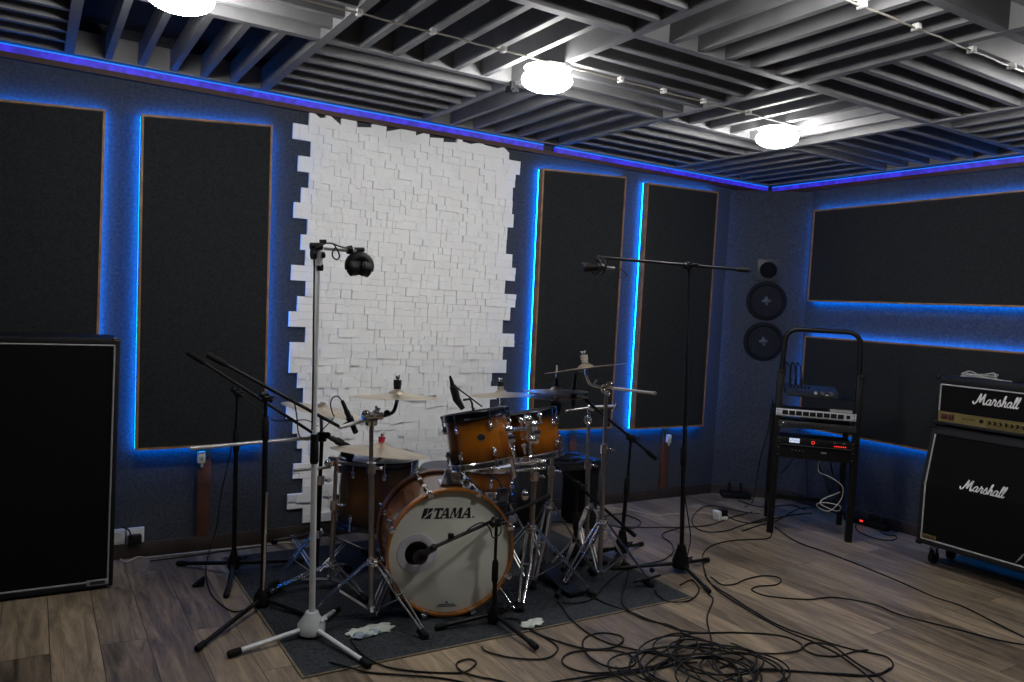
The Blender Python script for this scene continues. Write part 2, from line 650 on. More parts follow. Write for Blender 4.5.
wall_panel([(-0.55, 2.150), (0.276, 2.205), (0.276, 0.565), (-0.55, 0.565)], 'tall dark wall panel behind the big black bass cabinet')
wall_panel([(0.43, 2.212), (1.057, 2.262), (1.085, 0.567), (0.452, 0.562)], 'tall dark wall panel between bass cabinet and white brick patch')
wall_panel([(2.775, 2.275), (3.47, 2.312), (3.47, 0.562), (2.795, 0.562)], 'tall dark wall panel just right of the white brick patch')
wall_panel([(3.665, 2.298), (4.365, 2.318), (4.365, 0.545), (3.67, 0.545)], 'tall dark wall panel next to the corner loudspeaker')
# on the right wall the "along" axis is y: far edge first
wall_panel([(1.2, 2.235), (3.80, 2.215), (3.80, 1.535), (1.2, 1.535)], 'wide dark panel high on the right wall', axis='y')
wall_panel([(1.2, 1.27), (3.80, 1.275), (3.80, 0.585), (1.2, 0.585)], 'wide dark panel low on the right wall behind guitar amplifier', axis='y')

# ------------------------------------------------------------ brick veneer
RH = 0.0852
Z0 = 0.092
left_px = [  # (y, x) of the left edge, tooth by tooth from the top
    (130, 292.4), (148, 310.2), (162, 297.5), (178, 308.4), (195, 300.5), (212, 292.9), (228, 307), (211, 293), (227, 306.6), (244, 300), (260, 304.5),
    (276, 290.5), (292, 305), (308, 296.3), (324, 288), (341, 304.5), (357, 288.8), (373, 297), (388, 303), (404, 286), (420, 292.6), (436, 297),
    (446, 301.6), (453, 301.6), (468, 292.6), (484, 302), (500, 286.7), (514, 302)]
left_px = [p for p in left_px if p not in ((228, 307), (211, 293))]
right_px = [(157, 507.8), (173, 519), (187, 514), (201, 511.3), (216, 512.5), (230, 519.5), (244, 505), (237, 504.5 + 1), (257, 511), (272, 514.5), (287, 504), (301, 514.5),
            (315, 508.6), (329, 501.6), (343, 513), (357, 501), (371, 508), (385, 513)]
edgeL = [(at(x, y, D).z, at(x, y, D).x) for (y, x) in left_px]
edgeR = [(at(x, y, D).z, at(x, y, D).x) for (y, x) in right_px]
NROW = 26
g = MB()
rb = random.Random(3)


def near(lst, z):
    return min(lst, key=lambda e: abs(e[0] - z))[1]


for i in range(NROW):
    z = Z0 + i * RH
    zc = z + RH / 2
    xl = near(edgeL, zc)
    xr = near(edgeR, zc) if zc > 1.0 else 2.56 + rb.choice((-0.05, 0.0, 0.04, 0.06))
    def stone(xa, xb, za, zb_):
        d = 0.010 + 0.012 * rb.random() ** 1.4
        tt = [rb.uniform(-0.0016, 0.0016) for _ in range(4)]
        e = 0.0005
        a = [V((xa + e, D - 0.001, za + e)), V((xb - e, D - 0.001, za + e)), V((xb - e, D - 0.001, zb_ - e)), V((xa + e, D - 0.001, zb_ - e))]
        b = [a[k] - V((0, d + tt[k], 0)) for k in range(4)]
        va, vb = g.verts(a), g.verts(b)
        g.face(vb)
        for k in range(4):
            g.face((va[k], va[(k + 1) % 4], vb[(k + 1) % 4], vb[k]))
    x = xl
    while x < xr - 1e-4:
        blk = rb.choice((0.035, 0.05, 0.065, 0.085))
        if xr - x - blk < 0.04:
            blk = xr - x
        if rb.random() < 0.12:
            stone(x, x + blk, z, z + RH)
        else:
            zs_ = z + RH * rb.choice((0.4, 0.5, 0.5, 0.6))
            for (za, zb_) in ((z, zs_), (zs_, z + RH)):
                if blk > 0.055 and rb.random() < 0.6:
                    f_ = rb.uniform(0.3, 0.7)
                    stone(x, x + blk * f_, za, zb_)
                    stone(x + blk * f_, x + blk, za, zb_)
                else:
                    stone(x, x + blk, za, zb_)
        x += blk
# ragged cut stones along the top
top_px = [(308.7, 109.2), (319, 118.5), (324.8, 118.5), (324.8, 112.7), (340.6, 126.7), (340.6, 119), (355.6, 120.5), (356, 127.7), (370.3, 128.1),
          (370.7, 124.6), (385.7, 125.7), (385.7, 131.8), (398, 129.8), (400, 128.7), (414.8, 130.4), (414.8, 136), (428.7, 131.2), (428.7, 138), (442, 139),
          (442, 142.5), (455.4, 143), (455.8, 137), (461, 138), (461, 142), (469.8, 144.5), (482.7, 142.5), (482.7, 145.2), (496.5, 148.7), (502, 147.2), (507.8, 153.4)]
zt = Z0 + NROW * RH
tops = [at(x, y, D) for x, y in top_px]
for p, q in zip(tops, tops[1:]):
    if q.x - p.x < 0.004 or min(p.z, q.z) < zt + 0.002:
        continue
    d = 0.012 + 0.012 * rb.random()
    nn = 2 if q.x - p.x > 0.06 else 1
    g.prism([(p.x, D - 0.001, zt), (q.x, D - 0.001, zt), (q.x, D - 0.001, q.z), (p.x, D - 0.001, p.z)], (0, -d, 0))
mk('brick_veneer', g, 'stone', loc=(1.9, D, Z0), smooth=False, label='irregular-edged patch of white split-face bricks on the back wall', cat='brick cladding')

# ------------------------------------------------- corner loudspeaker panel
A, B = V((4.575, D - 0.002, 0)), V((XR - 0.002, 3.872, 0))
t = thing('corner_loudspeaker', 'felt-covered corner panel with two round woofers and a square tweeter', 'loudspeaker', (4.8, 4.08, 0))
mk('cabinet', MB().prism([A, B, V((XR - 0.002, D - 0.002, 0))], (0, 0, 2.365)), 'felt', t, smooth=False)
dirn = (B - A).normalized()
nrm = V((dirn.y, -dirn.x, 0))
if nrm.dot(V((-1, -1, 0))) < 0:
    nrm = -nrm
mk('baseboard', MB().prism([A + nrm * 0.0005, B + nrm * 0.0005, B + nrm * 0.012, A + nrm * 0.012], (0, 0, 0.07)), 'base_wood', t, smooth=False)


def drv(px, py):
    return onp(px, py, A, nrm)


c = drv(768.2, 270.2)
zsgn = 1 if dirn.cross(V((0, 0, 1))).dot(nrm) > 0 else -1
m = mat_from(dirn * zsgn, V((0, 0, 1)), nrm, c)
b = MB().box((0, 0, 0.006), (0.168, 0.168, 0.012), bev=0.003)
b.bm.transform(m)
tw = mk('tweeter', b, 'driver_grey', t)
b = MB().lathe([(0.064, 0.0122), (0.060, 0.0145), (0.046, 0.008), (0.018, 0.0125), (0.0, 0.0145)], m, 32)
mk('horn', b, 'grille_cloth', tw)
for (px, py, rr) in ((766.3, 301, 0.150), (763.3, 341.3, 0.150)):
    m2 = mat_from(dirn * zsgn, V((0, 0, 1)), nrm, drv(px, py))
    b = MB().lathe([(rr, 0.0), (rr, 0.010), (rr - 0.006, 0.014), (rr - 0.014, 0.014), (rr - 0.016, 0.010), (rr - 0.026, 0.016), (rr - 0.036, 0.010), (rr - 0.038, 0.004)], m2, 48, cap0=False, cap1=False)
    wf = mk('woofer', b, 'black_rubber', t)
    b = MB().lathe([(rr - 0.037, 0.006), (0.045, 0.0015), (0.0, 0.0015)], m2, 48)
    mk('cone', b, 'cone_grey', wf)
    b = MB()
    for k in range(4):
        a = PI / 4 * 0 + k * PI / 2 + 0.1
        b.tube([m2 @ V((0, 0, 0.008)), m2 @ V((0.032 * math.cos(a), 0.032 * math.sin(a), 0.0055))], [0.011, 0.009], 8)
    b.ball(m2 @ V((0, 0, 0.006)), 0.02, sc=(1, 1, 1))
    mk('dust_cap', b, 'cone_cap', wf)

# ------------------------------------------------------------ ceiling lamps
LP = [fl(180, -3, 2.378), fl(547, 80.5, 2.378), fl(777, 138.5, 2.378)]
lamps = [(LP[0].x, LP[0].y, 'dome lamp at the very top of the left ceiling, half cut off', 1), (LP[1].x, LP[1].y, 'middle one of three glowing dome lamps on the slatted ceiling', 1),
         (LP[2].x, LP[2].y, 'glowing dome lamp on the slatted ceiling nearest the corner', 1),
         (2.02, 1.42, 'dome ceiling lamp just above the top of the picture', 0), (3.65, 1.42, 'dome ceiling lamp above the guitar amplifier', 0)]
for (x, y, lab, vis) in lamps:
    t = thing('ceiling_lamp', lab, 'lamp', (x, y, 2.30), group='dome lamps on the slatted ceiling')
    mk('mount', MB().lathe([(0.06, ZB + 0.003), (0.06, ZB - 0.006), (0.104, ZB - 0.008), (0.104, ZB - 0.0115)], MX.Translation((x, y, 0)), 32), 'white_plastic', t)  # wide flat rim added to block the dome's upward light from the slats
    pr = [(0.0 if k == 0 else 0.112 * math.sin(PI * k / 16), 2.378 - 0.050 * math.cos(PI * k / 16)) for k in range(15)]
    pr[-1] = (0.0, pr[-1][1])
    mk('dome', MB().lathe(pr, MX.Translation((x, y, 0)), 40), 'lamp_glow', t)

for (y, x0, x1, clips, lab) in ((2.80, 0.35, 3.38, (0.72, 1.0, 1.3, 1.62, 1.93, 2.24, 2.5, 2.76, 3.08), 'white cable conduit clipped under the slats between dome lamps'),
                                (1.63, 2.12, 4.9, (2.29, 2.6, 2.96, 3.25, 3.55, 3.9), 'white cable conduit clipped under slats at upper right')):
    t = thing('cable_conduit', lab, 'conduit', (x0, y, ZB - 0.02))
    pts = []
    n = 90
    for k in range(n + 1):
        x = x0 + (x1 - x0) * k / n
        pts.append(V((x, y + 0.0012 * math.sin(k * 2.1), ZB - 0.014 - 0.004 * abs(math.sin(k * 0.31)))))
    mk('cord', MB().tube(pts, 0.0036, 6), 'cord_ivory', t)
    for x in clips:
        b = MB().box((x, y, ZB - 0.012), (0.022, 0.026, 0.022), bev=0.003)
        b.rod((x, y - 0.017, ZB - 0.018), (x, y + 0.017, ZB - 0.018), 0.006)
        mk('clip', b, 'white_plastic', t)

p = at(511.5, 91, 3.20)
p.z = ZB - 0.03
t = thing('surveillance_camera', 'small black camera under the slats beside the middle dome lamp', 'camera', p)
b = MB().rod(p + V((0, 0, 0.029)), p + V((0, 0, 0.005)), 0.012)
mk('bracket', b, 'black_plastic', t)
b = MB().box(p + V((0, -0.005, -0.008)), (0.045, 0.055, 0.034), bev=0.006)
bd = mk('body', b, 'black_plastic', t)
mk('lens', MB().rod(p + V((-0.008, -0.033, -0.016)), p + V((-0.012, -0.045, -0.022)), 0.011), 'black_gloss', bd)

# ------------------------------------------------------------ wall outlets
t = thing('wall_outlet', 'white double power outlet by the bass cabinet with a black plug', 'outlet', (0.43, D - 0.01, 0.115))
mk('faceplate', MB().span((0.345, D - 0.012, 0.075), (0.425, D - 0.001, 0.155), bev=0.003).span((0.43, D - 0.012, 0.075), (0.512, D - 0.001, 0.155), bev=0.003), 'white_plastic', t)
b = MB().lathe([(0.026, 0.0), (0.026, 0.003), (0.02, 0.003), (0.019, 0.0008), (0.0, 0.0008)], mat_from(V((1, 0, 0)), V((0, 0, 1)), V((0, -1, 0)), V((0.383, D - 0.012, 0.115))), 24)
mk('socket', b, 'white_plastic', t)
b = MB().box((0.467, D - 0.030, 0.100), (0.062, 0.034, 0.05), bev=0.006)
b.tube(cat([(0.45, D - 0.045, 0.11), (0.44, D - 0.06, 0.15), (0.43, D - 0.04, 0.16), (0.41, D - 0.02, 0.165)]), 0.004, 6)
solo = mk('power_plug', b, 'black_plastic', loc=(0.467, D - 0.03, 0.1), label='black power plug pushed into the white wall outlet', cat='plug')
for (px, py, lab) in ((200, 456, 'white switch box on batten under the panel beside bass cabinet'), (665.5, 438, 'white switch box on batten under the panel near the corner')):
    p = at(px, py, D)
    t = thing('led_controller', lab, 'switch box', p)
    mk('casing', MB().box((p.x, D - 0.034, p.z), (0.038, 0.026, 0.062), bev=0.006), 'white_plastic', t)
    mk('button', MB().box((p.x + 0.003, D - 0.0485, p.z - 0.004), (0.014, 0.003, 0.022), bev=0.001), 'label_grey', t)
    mk('gland', MB().rod((p.x + 0.004, D - 0.034, p.z - 0.03), (p.x + 0.004, D - 0.034, p.z - 0.052), 0.010, 0.006), 'white_plastic', t)

# ---------------------------------------------------------------- floor mat
b = MB().span((0.865, 2.69, 0.0005), (2.775, 4.10, 0.006))
t = thing('floor_mat', 'dark grey felt mat under the drum kit', 'mat', (1.82, 3.4, 0))
mk('felt_sheet', b, 'mat_felt', t, smooth=False)
b = MB().span((0.855, 2.68, 0.0004), (2.785, 2.6895, 0.0055)).span((0.855, 2.6897, 0.0004), (0.8645, 4.10, 0.0055)).span((2.7755, 2.6897, 0.0004), (2.785, 4.10, 0.0055))
mk('binding', b, 'mat_edge', t, smooth=False)
MZ = 0.0065

# =============================================================== DRUM KIT


def lugs(n, R, z0, z1, t, a0=0.0, single=True, span=0.036):
    """chrome lug blocks around a shell, with their tension rods"""
    for k in range(n):
        a = a0 + 2 * PI * k / n
        d = V((math.cos(a), math.sin(a), 0))
        tg = V((-d.y, d.x, 0))
        Rm = MX((tg, V((0, 0, 1)), d)).transposed()
        for (zc, ze) in ((z0, 'b'), (z1, 't')):
            b = MB()
            c = d * (R + 0.007) + V((0, 0, zc))
            b.box(c, (0.020, span, 0.016), R=Rm, bev=0.003)
            b.ball(c + d * 0.006, 0.0085, 10, 6)
            s = 1 if ze == 't' else -1
            b.rod(d * (R + 0.013) + V((0, 0, zc)), d * (R + 0.013) + V((0, 0, zc + s * 0.055)), 0.0035, seg=6)
            b.rod(d * (R + 0.013) + V((0, 0, zc + s * 0.052)), d * (R + 0.013) + V((0, 0, zc + s * 0.066)), 0.006, seg=6)
            mk('lug', b, 'chrome', t, local=True)


def hoop(name, R, z, h, m, t, flange=0.004):
    s = 1 if h > 0 else -1
    pr = [(R + 0.004, z - 0.3 * h), (R + 0.012, z - 0.3 * h), (R + 0.014, z - 0.2 * h), (R + 0.007, z - 0.1 * h), (R + 0.007, z + 0.55 * h), (R + 0.011, z + 0.7 * h), (R + 0.009, z + 0.76 * h), (R + 0.003, z + 0.7 * h), (R + 0.003, z - 0.3 * h)]
    return mk(name, MB().lathe(pr, None, 48, False, False), m, t, local=True)


def axes(z, xhint):
    z = z.normalized()
    x = (xhint - z * xhint.dot(z)).normalized()
    return x, z.cross(x), z


def drum(name, label, loc, zdir, R, Hh, finish, nl, top='dark_hoop', bot='chrome', badge=None, a0=0.2, toward=None):
    """loc: centre of the drum"""
    toward = toward or (CAM - loc)
    x, y, z = axes(zdir, V((toward.x, toward.y, 0)))
    m = mat_from(x, y, z, loc - z * Hh / 2)       # local x faces the front of the stage
    t = thing(name, label, 'drum', None, m=m, group=None)
    mk('shell', MB().lathe([(R - 0.006, 0.0), (R, 0.0), (R, Hh), (R - 0.006, Hh)], None, 64, False, False), finish, t, local=True)
    mk('drumhead', MB().lathe([(R + 0.003, Hh + 0.002), (R - 0.004, Hh + 0.006), (0, Hh + 0.006)], None, 48, False), 'head_edge', t, local=True)
    mk('drumhead', MB().lathe([(0, -0.006), (R - 0.004, -0.006), (R + 0.003, -0.002)], None, 48, True, False), 'head_edge', t, local=True)
    hoop('hoop', R, Hh, 0.030, top, t)
    hoop('hoop', R, 0, -0.030, bot, t)
    lugs(nl, R, 0.045, Hh - 0.045, t, a0)
    if badge is not None:
        d = V((math.cos(badge), math.sin(badge), 0))
        tg = V((-d.y, d.x, 0))
        mm = mat_from(tg, V((0, 0, 1)), d, d * (R + 0.0005) + V((0, 0, Hh * 0.56)))
        b = MB().lathe([(0.017, 0), (0.017, 0.002), (0.014, 0.003), (0.006, 0.002), (0.0055, 0.006), (0, 0.006)], mm, 24)
        mk('badge', b, 'chrome', t, local=True)
    return t


# ---- bass drum
KA = V((math.sin(rad(16)), math.cos(rad(16)), 0))     # runs towards the back
KX, KY, KZ = V((0.961, -0.276, 0)).normalized(), V((0, 0, 1)), -KA
KR = 0.283
kc = fl(447, 617)
kc.z = KR + 0.010
KL = 0.375
km = mat_from(KX, KY, KZ, kc)           # origin at the centre of the front head
t = thing('bass_drum', 'amber bass drum with a white front head, black lettering and a round port', 'drum', None, m=km)
SR = KR - 0.014
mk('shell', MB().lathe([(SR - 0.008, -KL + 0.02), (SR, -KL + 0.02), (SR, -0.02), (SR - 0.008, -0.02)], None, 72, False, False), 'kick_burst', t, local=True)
for nm, z0, z1 in (('front_hoop', -0.022, 0.026), ('rear_hoop', -KL - 0.008, -KL + 0.032)):
    h = mk(nm, MB().lathe([(KR - 0.012, z0), (KR, z0), (KR, z1 - 0.003), (KR - 0.002, z1), (KR - 0.010, z1), (KR - 0.012, z1 - 0.003), (KR - 0.012, z0)], None, 72, False, False), 'hoop_wood' if nm == 'front_hoop' else 'hoop_inlay', t, local=True)
# front head with its port
PC, PR = V((-0.148, -0.003)), 0.054
g = MB()
n = 72
outer = g.verts([V(((KR - 0.0122) * math.cos(2 * PI * k / n), (KR - 0.0122) * math.sin(2 * PI * k / n), 0.0)) for k in range(n)])
o2 = g.verts([V(((KR - 0.03) * math.cos(2 * PI * k / n), (KR - 0.03) * math.sin(2 * PI * k / n), 0.004)) for k in range(n)])
inner = g.verts([V((PC.x + PR * math.cos(2 * PI * k / n), PC.y + PR * math.sin(2 * PI * k / n), 0.004)) for k in range(n)])
for k in range(n):
    k2 = (k + 1) % n
    g.face((outer[k], outer[k2], o2[k2], o2[k]))
    g.face((o2[k], o2[k2], inner[k2], inner[k]))
fh = mk('front_head', g, 'head_white', t, local=True, recalc=True)
pm = MX.Translation((PC.x, PC.y, 0.0042))
mk('port_ring', MB().lathe([(PR, -0.012), (PR, 0.004), (PR + 0.004, 0.006), (0.086, 0.0025), (0.087, 0.0)], pm, 48, False, False), 'port_white', fh, local=True)
mk('rear_head', MB().lathe([(SR + 0.005, -KL + 0.004), (0, -KL + 0.004)], None, 48, False, False), 'head_white', t, local=True)


# lettering
def lpoly(g, pts, o, sx, sy, sh, z, th=0.0012):
    P = [V((o[0] + (x + sh * y) * sx, o[1] + y * sy, z)) for x, y in pts]
    g.prism(P, (0, 0, th))


g = MB()
o, S, sh = (-0.137, 0.148), 0.0462, 0.24
# emblem: dark slanted block with a pale notch
lpoly(g, [(0, 0), (0.12, 0), (0.40, 0.42), (0.40, 1), (0, 1)], o, S, S, sh, 0.0041)
lpoly(g, [(0.47, 0.40), (0.86, 0.78), (0.86, 1.0), (0.47, 1.0)], o, S, S, sh, 0.0041)
lpoly(g, [(0.22, 0), (0.86, 0), (0.86, 0.60)], o, S, S, sh, 0.0041)


def Tt(x):
    return [[(x, 0.78), (x + 0.88, 0.78), (x + 0.88, 1), (x, 1)], [(x + 0.32, 0.12), (x + 0.56, 0.12), (x + 0.56, 0.78), (x + 0.32, 0.78)],
            [(x, 0.66), (x + 0.08, 0.66), (x + 0.08, 0.78), (x, 0.78)], [(x + 0.80, 0.66), (x + 0.88, 0.66), (x + 0.88, 0.78), (x + 0.80, 0.78)],
            [(x + 0.2, 0), (x + 0.68, 0), (x + 0.68, 0.12), (x + 0.2, 0.12)]]


def Aa(x):
    return [[(x + 0.04, 0.1), (x + 0.16, 0.1), (x + 0.50, 1), (x + 0.38, 1)], [(x + 0.38, 1), (x + 0.62, 1), (x + 0.88, 0.1), (x + 0.62, 0.1)],
            [(x + 0.22, 0.28), (x + 0.66, 0.28), (x + 0.64, 0.42), (x + 0.26, 0.42)], [(x - 0.06, 0), (x + 0.28, 0), (x + 0.28, 0.1), (x - 0.06, 0.1)], [(x + 0.52, 0), (x + 0.96, 0), (x + 0.96, 0.1), (x + 0.52, 0.1)]]


def Mm(x):
    return [[(x + 0.04, 0.1), (x + 0.15, 0.1), (x + 0.26, 1), (x + 0.13, 1)], [(x + 0.13, 1), (x + 0.40, 1), (x + 0.60, 0.06), (x + 0.48, 0.06)], [(x + 0.48, 0.06), (x + 0.60, 0.06), (x + 0.90, 1), (x + 0.78, 1)],
            [(x + 0.78, 1), (x + 1.04, 1), (x + 1.08, 0.1), (x + 0.82, 0.1)], [(x - 0.06, 0), (x + 0.28, 0), (x + 0.28, 0.1), (x - 0.06, 0.1)], [(x + 0.72, 0), (x + 1.18, 0), (x + 1.18, 0.1), (x + 0.72, 0.1)]]


for pl in Tt(1.0) + Aa(1.72) + Mm(2.66) + Aa(3.80):
    lpoly(g, pl, o, S, S, sh, 0.0041)
g.lathe([(0.004, 0), (0.004, 0.001), (0.0, 0.001)], MX.Translation((o[0] + 4.98 * S, o[1] + 0.004, 0.0043)), 12)
mk('lettering', g, 'ink', fh, local=True, smooth=False)
g = MB()
lpoly(g, [(0, 0), (1, 0), (0.5, 1)], (-0.013, -0.229), 0.014, 0.010, 0, 0.0041, 0.0008)
lpoly(g, [(0, 0), (1, 0), (1, 1), (0, 1)], (-0.043, -0.237), 0.074, 0.004, 0, 0.0041, 0.0008)
lpoly(g, [(0, 0), (1, 0), (1, 1), (0, 1)], (-0.051, -0.244), 0.090, 0.003, 0, 0.0041, 0.0008)
mk('small_print', g, 'rack_grey', fh, local=True, smooth=False)
# claws, lugs and rods
for end in (0, 1):
    for k in range(8):
        a = PI / 8 + 2 * PI * k / 8
        d = V((math.cos(a), math.sin(a), 0))
        tg = V((-d.y, d.x, 0))
        Rm = MX((tg, V((0, 0, 1)), d)).transposed()
        z = 0.016 if end == 0 else -KL + 0.012
        s = -1 if end == 0 else 1
        b = MB()
        b.box(d * (KR + 0.005) + V((0, 0, z - s * 0.006)), (0.026, 0.046, 0.009), R=Rm, bev=0.003)
        b.box(d * (KR - 0.004) + V((0, 0, z - s * 0.0165 if end == 0 else z - s * 0.026)), (0.024, 0.006, 0.022), R=Rm, bev=0.002)
        zz = -0.115 if end == 0 else -KL + 0.12
        b.rod(d * (KR + 0.007) + V((0, 0, z)), d * (KR + 0.007) + V((0, 0, zz)), 0.0035, seg=6)
        b.box(d * (SR + 0.010) + V((0, 0, zz)), (0.02, 0.05, 0.022), R=Rm, bev=0.004)
        b.ball(d * (KR + 0.010) + V((0, 0, z - s * 0.022)), 0.008, 8, 6)
        mk('claw', b, 'chrome', t, local=True)
# tom bracket plate on top of the shell
b = MB()
b.prism([(-0.050, KR - 0.004, -0.045), (0.050, KR - 0.004, -0.045), (0.022, KR + 0.060, -0.075), (-0.022, KR + 0.060, -0.075)], (0, 0.004, -0.014))
b.prism([(-0.050, SR - 0.004, -0.045), (0.050, SR - 0.004, -0.045), (0.044, SR - 0.004, -0.14), (-0.044, SR - 0.004, -0.14)], (0, 0.022, 0))
b.rod((0, SR, -0.095), (0, SR + 0.075, -0.095), 0.021, 0.019, 20)
b.ball((0.036, SR + 0.04, -0.09), 0.013, 10, 6)
mk('tom_bracket', b, 'chrome', t, local=True)
for sx in (-1, 1):
    b = MB()
    b.rod((sx * (SR + 0.012) * 0.80, -SR * 0.60, -0.17), (sx * 0.315, -KR - 0.001, 0.005), 0.0065)
    b.box((sx * SR * 0.81, -SR * 0.60, -0.17), (0.03, 0.05, 0.05), bev=0.006)
    sp = mk('spur', b, 'chrome', t, local=True)
    mk('rubber_tip', MB().ball((sx * 0.317, -KR + 0.009, 0.006), 0.011, 10, 8), 'black_rubber', sp, local=True)

# ---- rack toms, snare, floor tom
up_big = cu * math.cos(rad(8.5)) - cr * math.sin(rad(8.5)) + cf * 0.05
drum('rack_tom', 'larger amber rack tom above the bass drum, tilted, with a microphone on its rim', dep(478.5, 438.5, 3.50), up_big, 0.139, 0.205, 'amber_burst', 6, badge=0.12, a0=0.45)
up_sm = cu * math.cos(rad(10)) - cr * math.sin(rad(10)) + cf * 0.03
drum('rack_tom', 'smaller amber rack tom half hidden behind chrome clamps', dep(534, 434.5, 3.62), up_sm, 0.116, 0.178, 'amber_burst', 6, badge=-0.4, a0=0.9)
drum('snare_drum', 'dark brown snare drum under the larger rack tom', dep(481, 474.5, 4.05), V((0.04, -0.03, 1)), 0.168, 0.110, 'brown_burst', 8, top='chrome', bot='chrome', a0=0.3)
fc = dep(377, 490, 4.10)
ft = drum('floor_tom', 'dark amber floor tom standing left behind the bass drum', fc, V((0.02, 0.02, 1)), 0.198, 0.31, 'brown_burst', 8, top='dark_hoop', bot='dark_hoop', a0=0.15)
for k in range(3):
    a = 0.6 + 2 * PI * k / 3
    d = V((math.cos(a), math.sin(a), 0))
    o = V((fc.x, fc.y, 0))
    b = MB().rod(o + d * 0.222 + V((0, 0, MZ)), o + d * 0.222 + V((0, 0, fc.z + 0.02)), 0.006)
    b.box(o + d * 0.212 + V((0, 0, fc.z - 0.05)), (0.03, 0.03, 0.05), bev=0.005)
    lg = mk('leg', b, 'chrome', ft)
    mk('rubber_foot', MB().rod(o + d * 0.222 + V((0, 0, MZ)), o + d * 0.222 + V((0, 0, 0.035)), 0.013, 0.009), 'black_rubber', lg)


def feet_leg(top, mid, foot, t, gap=0.017, m='chrome', rr=0.0066):
    """a double-braced tripod leg: two flat rails from the collar to a rubber foot"""
    d = (foot - top)
    side = d.cross(V((0, 0, 1))).normalized() * gap
    b = MB()
    f2 = foot + V((0, 0, 0.022)) - d.normalized() * 0.02
    for s in (-1, 1):
        b.tube([top + side * s * 0.75, top.lerp(f2, 0.5) + side * s, f2 + side * s * 0.45], rr, 8, flat=0.55)
    b.rod(top + side, top - side, 0.005)
    b.rod(top.lerp(f2, 0.5) + side * 1.1, top.lerp(f2, 0.5) - side * 1.1, 0.006)
    lg = mk('leg', b, m, t)
    b = MB()
    fd = V((d.x, d.y, 0)).normalized()
    b.tube([foot - fd * 0.032 + V((0, 0, 0.028)), foot + V((0, 0, 0.016)), foot + fd * 0.016 + V((0, 0, 0.012))], [0.014, 0.016, 0.012], 10)
    b.box(foot + V((0, 0, 0.0075)), (0.03, 0.03, 0.014), bev=0.004)
    mk('rubber_foot', b, 'black_rubber', lg)


def wingnut(p, d, t, m='chrome', s=1.0):
    d = V(d).normalized()
    x, y, z = frame_z(d)
    b = MB().rod(p, p + d * 0.022 * s, 0.006 * s)
    b.tube([p + d * 0.02 * s - x * 0.02 * s + d * 0.008 * s, p + d * 0.018 * s, p + d * 0.02 * s + x * 0.02 * s + d * 0.008 * s], [0.005 * s, 0.007 * s, 0.005 * s], 8)
    mk('wing_nut', b, m, t)


def tripod(name, label, base, feet, zc, ztop, group=None, m='chrome', pole='chrome_dull', r=0.0125, zsplit=None, top_xy=None, gz=MZ, brace_z=0.05, gap=0.017):
    """a cymbal stand without its top: pole, collar, three double legs, three braces"""
    base = V((base.x, base.y, gz))
    t = thing(name, label, 'stand', base, group=group)
    zs = zsplit or zc + (ztop - zc) * 0.5
    tp = V((top_xy[0] if top_xy else base.x, top_xy[1] if top_xy else base.y, ztop))
    sp = base.lerp(tp, (zs - gz) / (ztop - gz))
    b = MB().rod(base + V((0, 0, 0.045)), sp, r)
    lp = mk('lower_pole', b, pole, t)
    b = MB().rod(sp - V((0, 0, 0.05)), tp, r * 0.74)
    mk('upper_pole', b, pole, t)
    b = MB().rod(sp - V((0, 0, 0.022)), sp + V((0, 0, 0.022)), r * 1.55)
    mk('height_clamp', b, m, t)
    wingnut(sp + V((0.015, -0.01, 0)), (1, -0.5, 0), t)
    col = base + V((0, 0, zc))
    b = MB().rod(col - V((0, 0, 0.018)), col + V((0, 0, 0.018)), r * 1.75)
    mk('collar', b, m, t)
    mk('base_collar', MB().rod(base + V((0, 0, brace_z - 0.012)), base + V((0, 0, brace_z + 0.012)), r * 1.5), m, t)
    wingnut(col + V((-0.015, -0.015, 0.0)), (-0.6, -0.8, 0), t)
    for f in feet:
        f = V((f.x, f.y, gz))
        d = (f - base)
        d.z = 0
        dn = d.normalized()
        top = col + dn * 0.024
        feet_leg(top, None, f, t, m=m, gap=gap)
        fm = top.lerp(f, 0.5) - dn * 0.01
        b = MB()
        side = dn.cross(V((0, 0, 1))) * 0.008
        for s in (-1, 1):
            b.tube([base + V((0, 0, brace_z)) + dn * 0.016 + side * s, fm + side * s], 0.0042, 6, flat=0.5)
        mk('brace', b, 'chrome_dull', t)
    return t, tp, sp


def third(base, f1, f2):
    """the foot of a tripod one cannot see: opposite the other two"""
    a = (V((f1.x, f1.y, 0)) - V((base.x, base.y, 0)))
    b = (V((f2.x, f2.y, 0)) - V((base.x, base.y, 0)))
    d = -(a.normalized() + b.normalized())
    return V((base.x, base.y, 0)) + d.normalized() * (a.length + b.length) / 2


def cymbal(label, c, R, nz, m='cymbal', bell=0.2, h=0.022, rod_top=None):
    x, y, z = axes(V(nz), V((1, 0, 0)))
    mw = mat_from(x, y, z, V(c))
    t = thing('cymbal', label, 'cymbal', None, m=mw)
    pr = [(0.006, h + 0.018), (R * bell * 0.45, h + 0.016), (R * bell * 0.8, h + 0.008), (R * bell, h), (R * 0.45, h * 0.72), (R * 0.75, h * 0.34), (R * 0.97, 0.001), (R, 0.0),
          (R * 0.97, -0.0012), (R * 0.75, h * 0.34 - 0.0018), (R * 0.45, h * 0.72 - 0.002), (R * bell, h - 0.002), (R * bell * 0.8, h + 0.006), (R * bell * 0.45, h + 0.014), (0.006, h + 0.016)]
    mk('bow', MB().lathe(pr, None, 64, False, False), m, t, local=True)
    return t, mw, h + 0.018


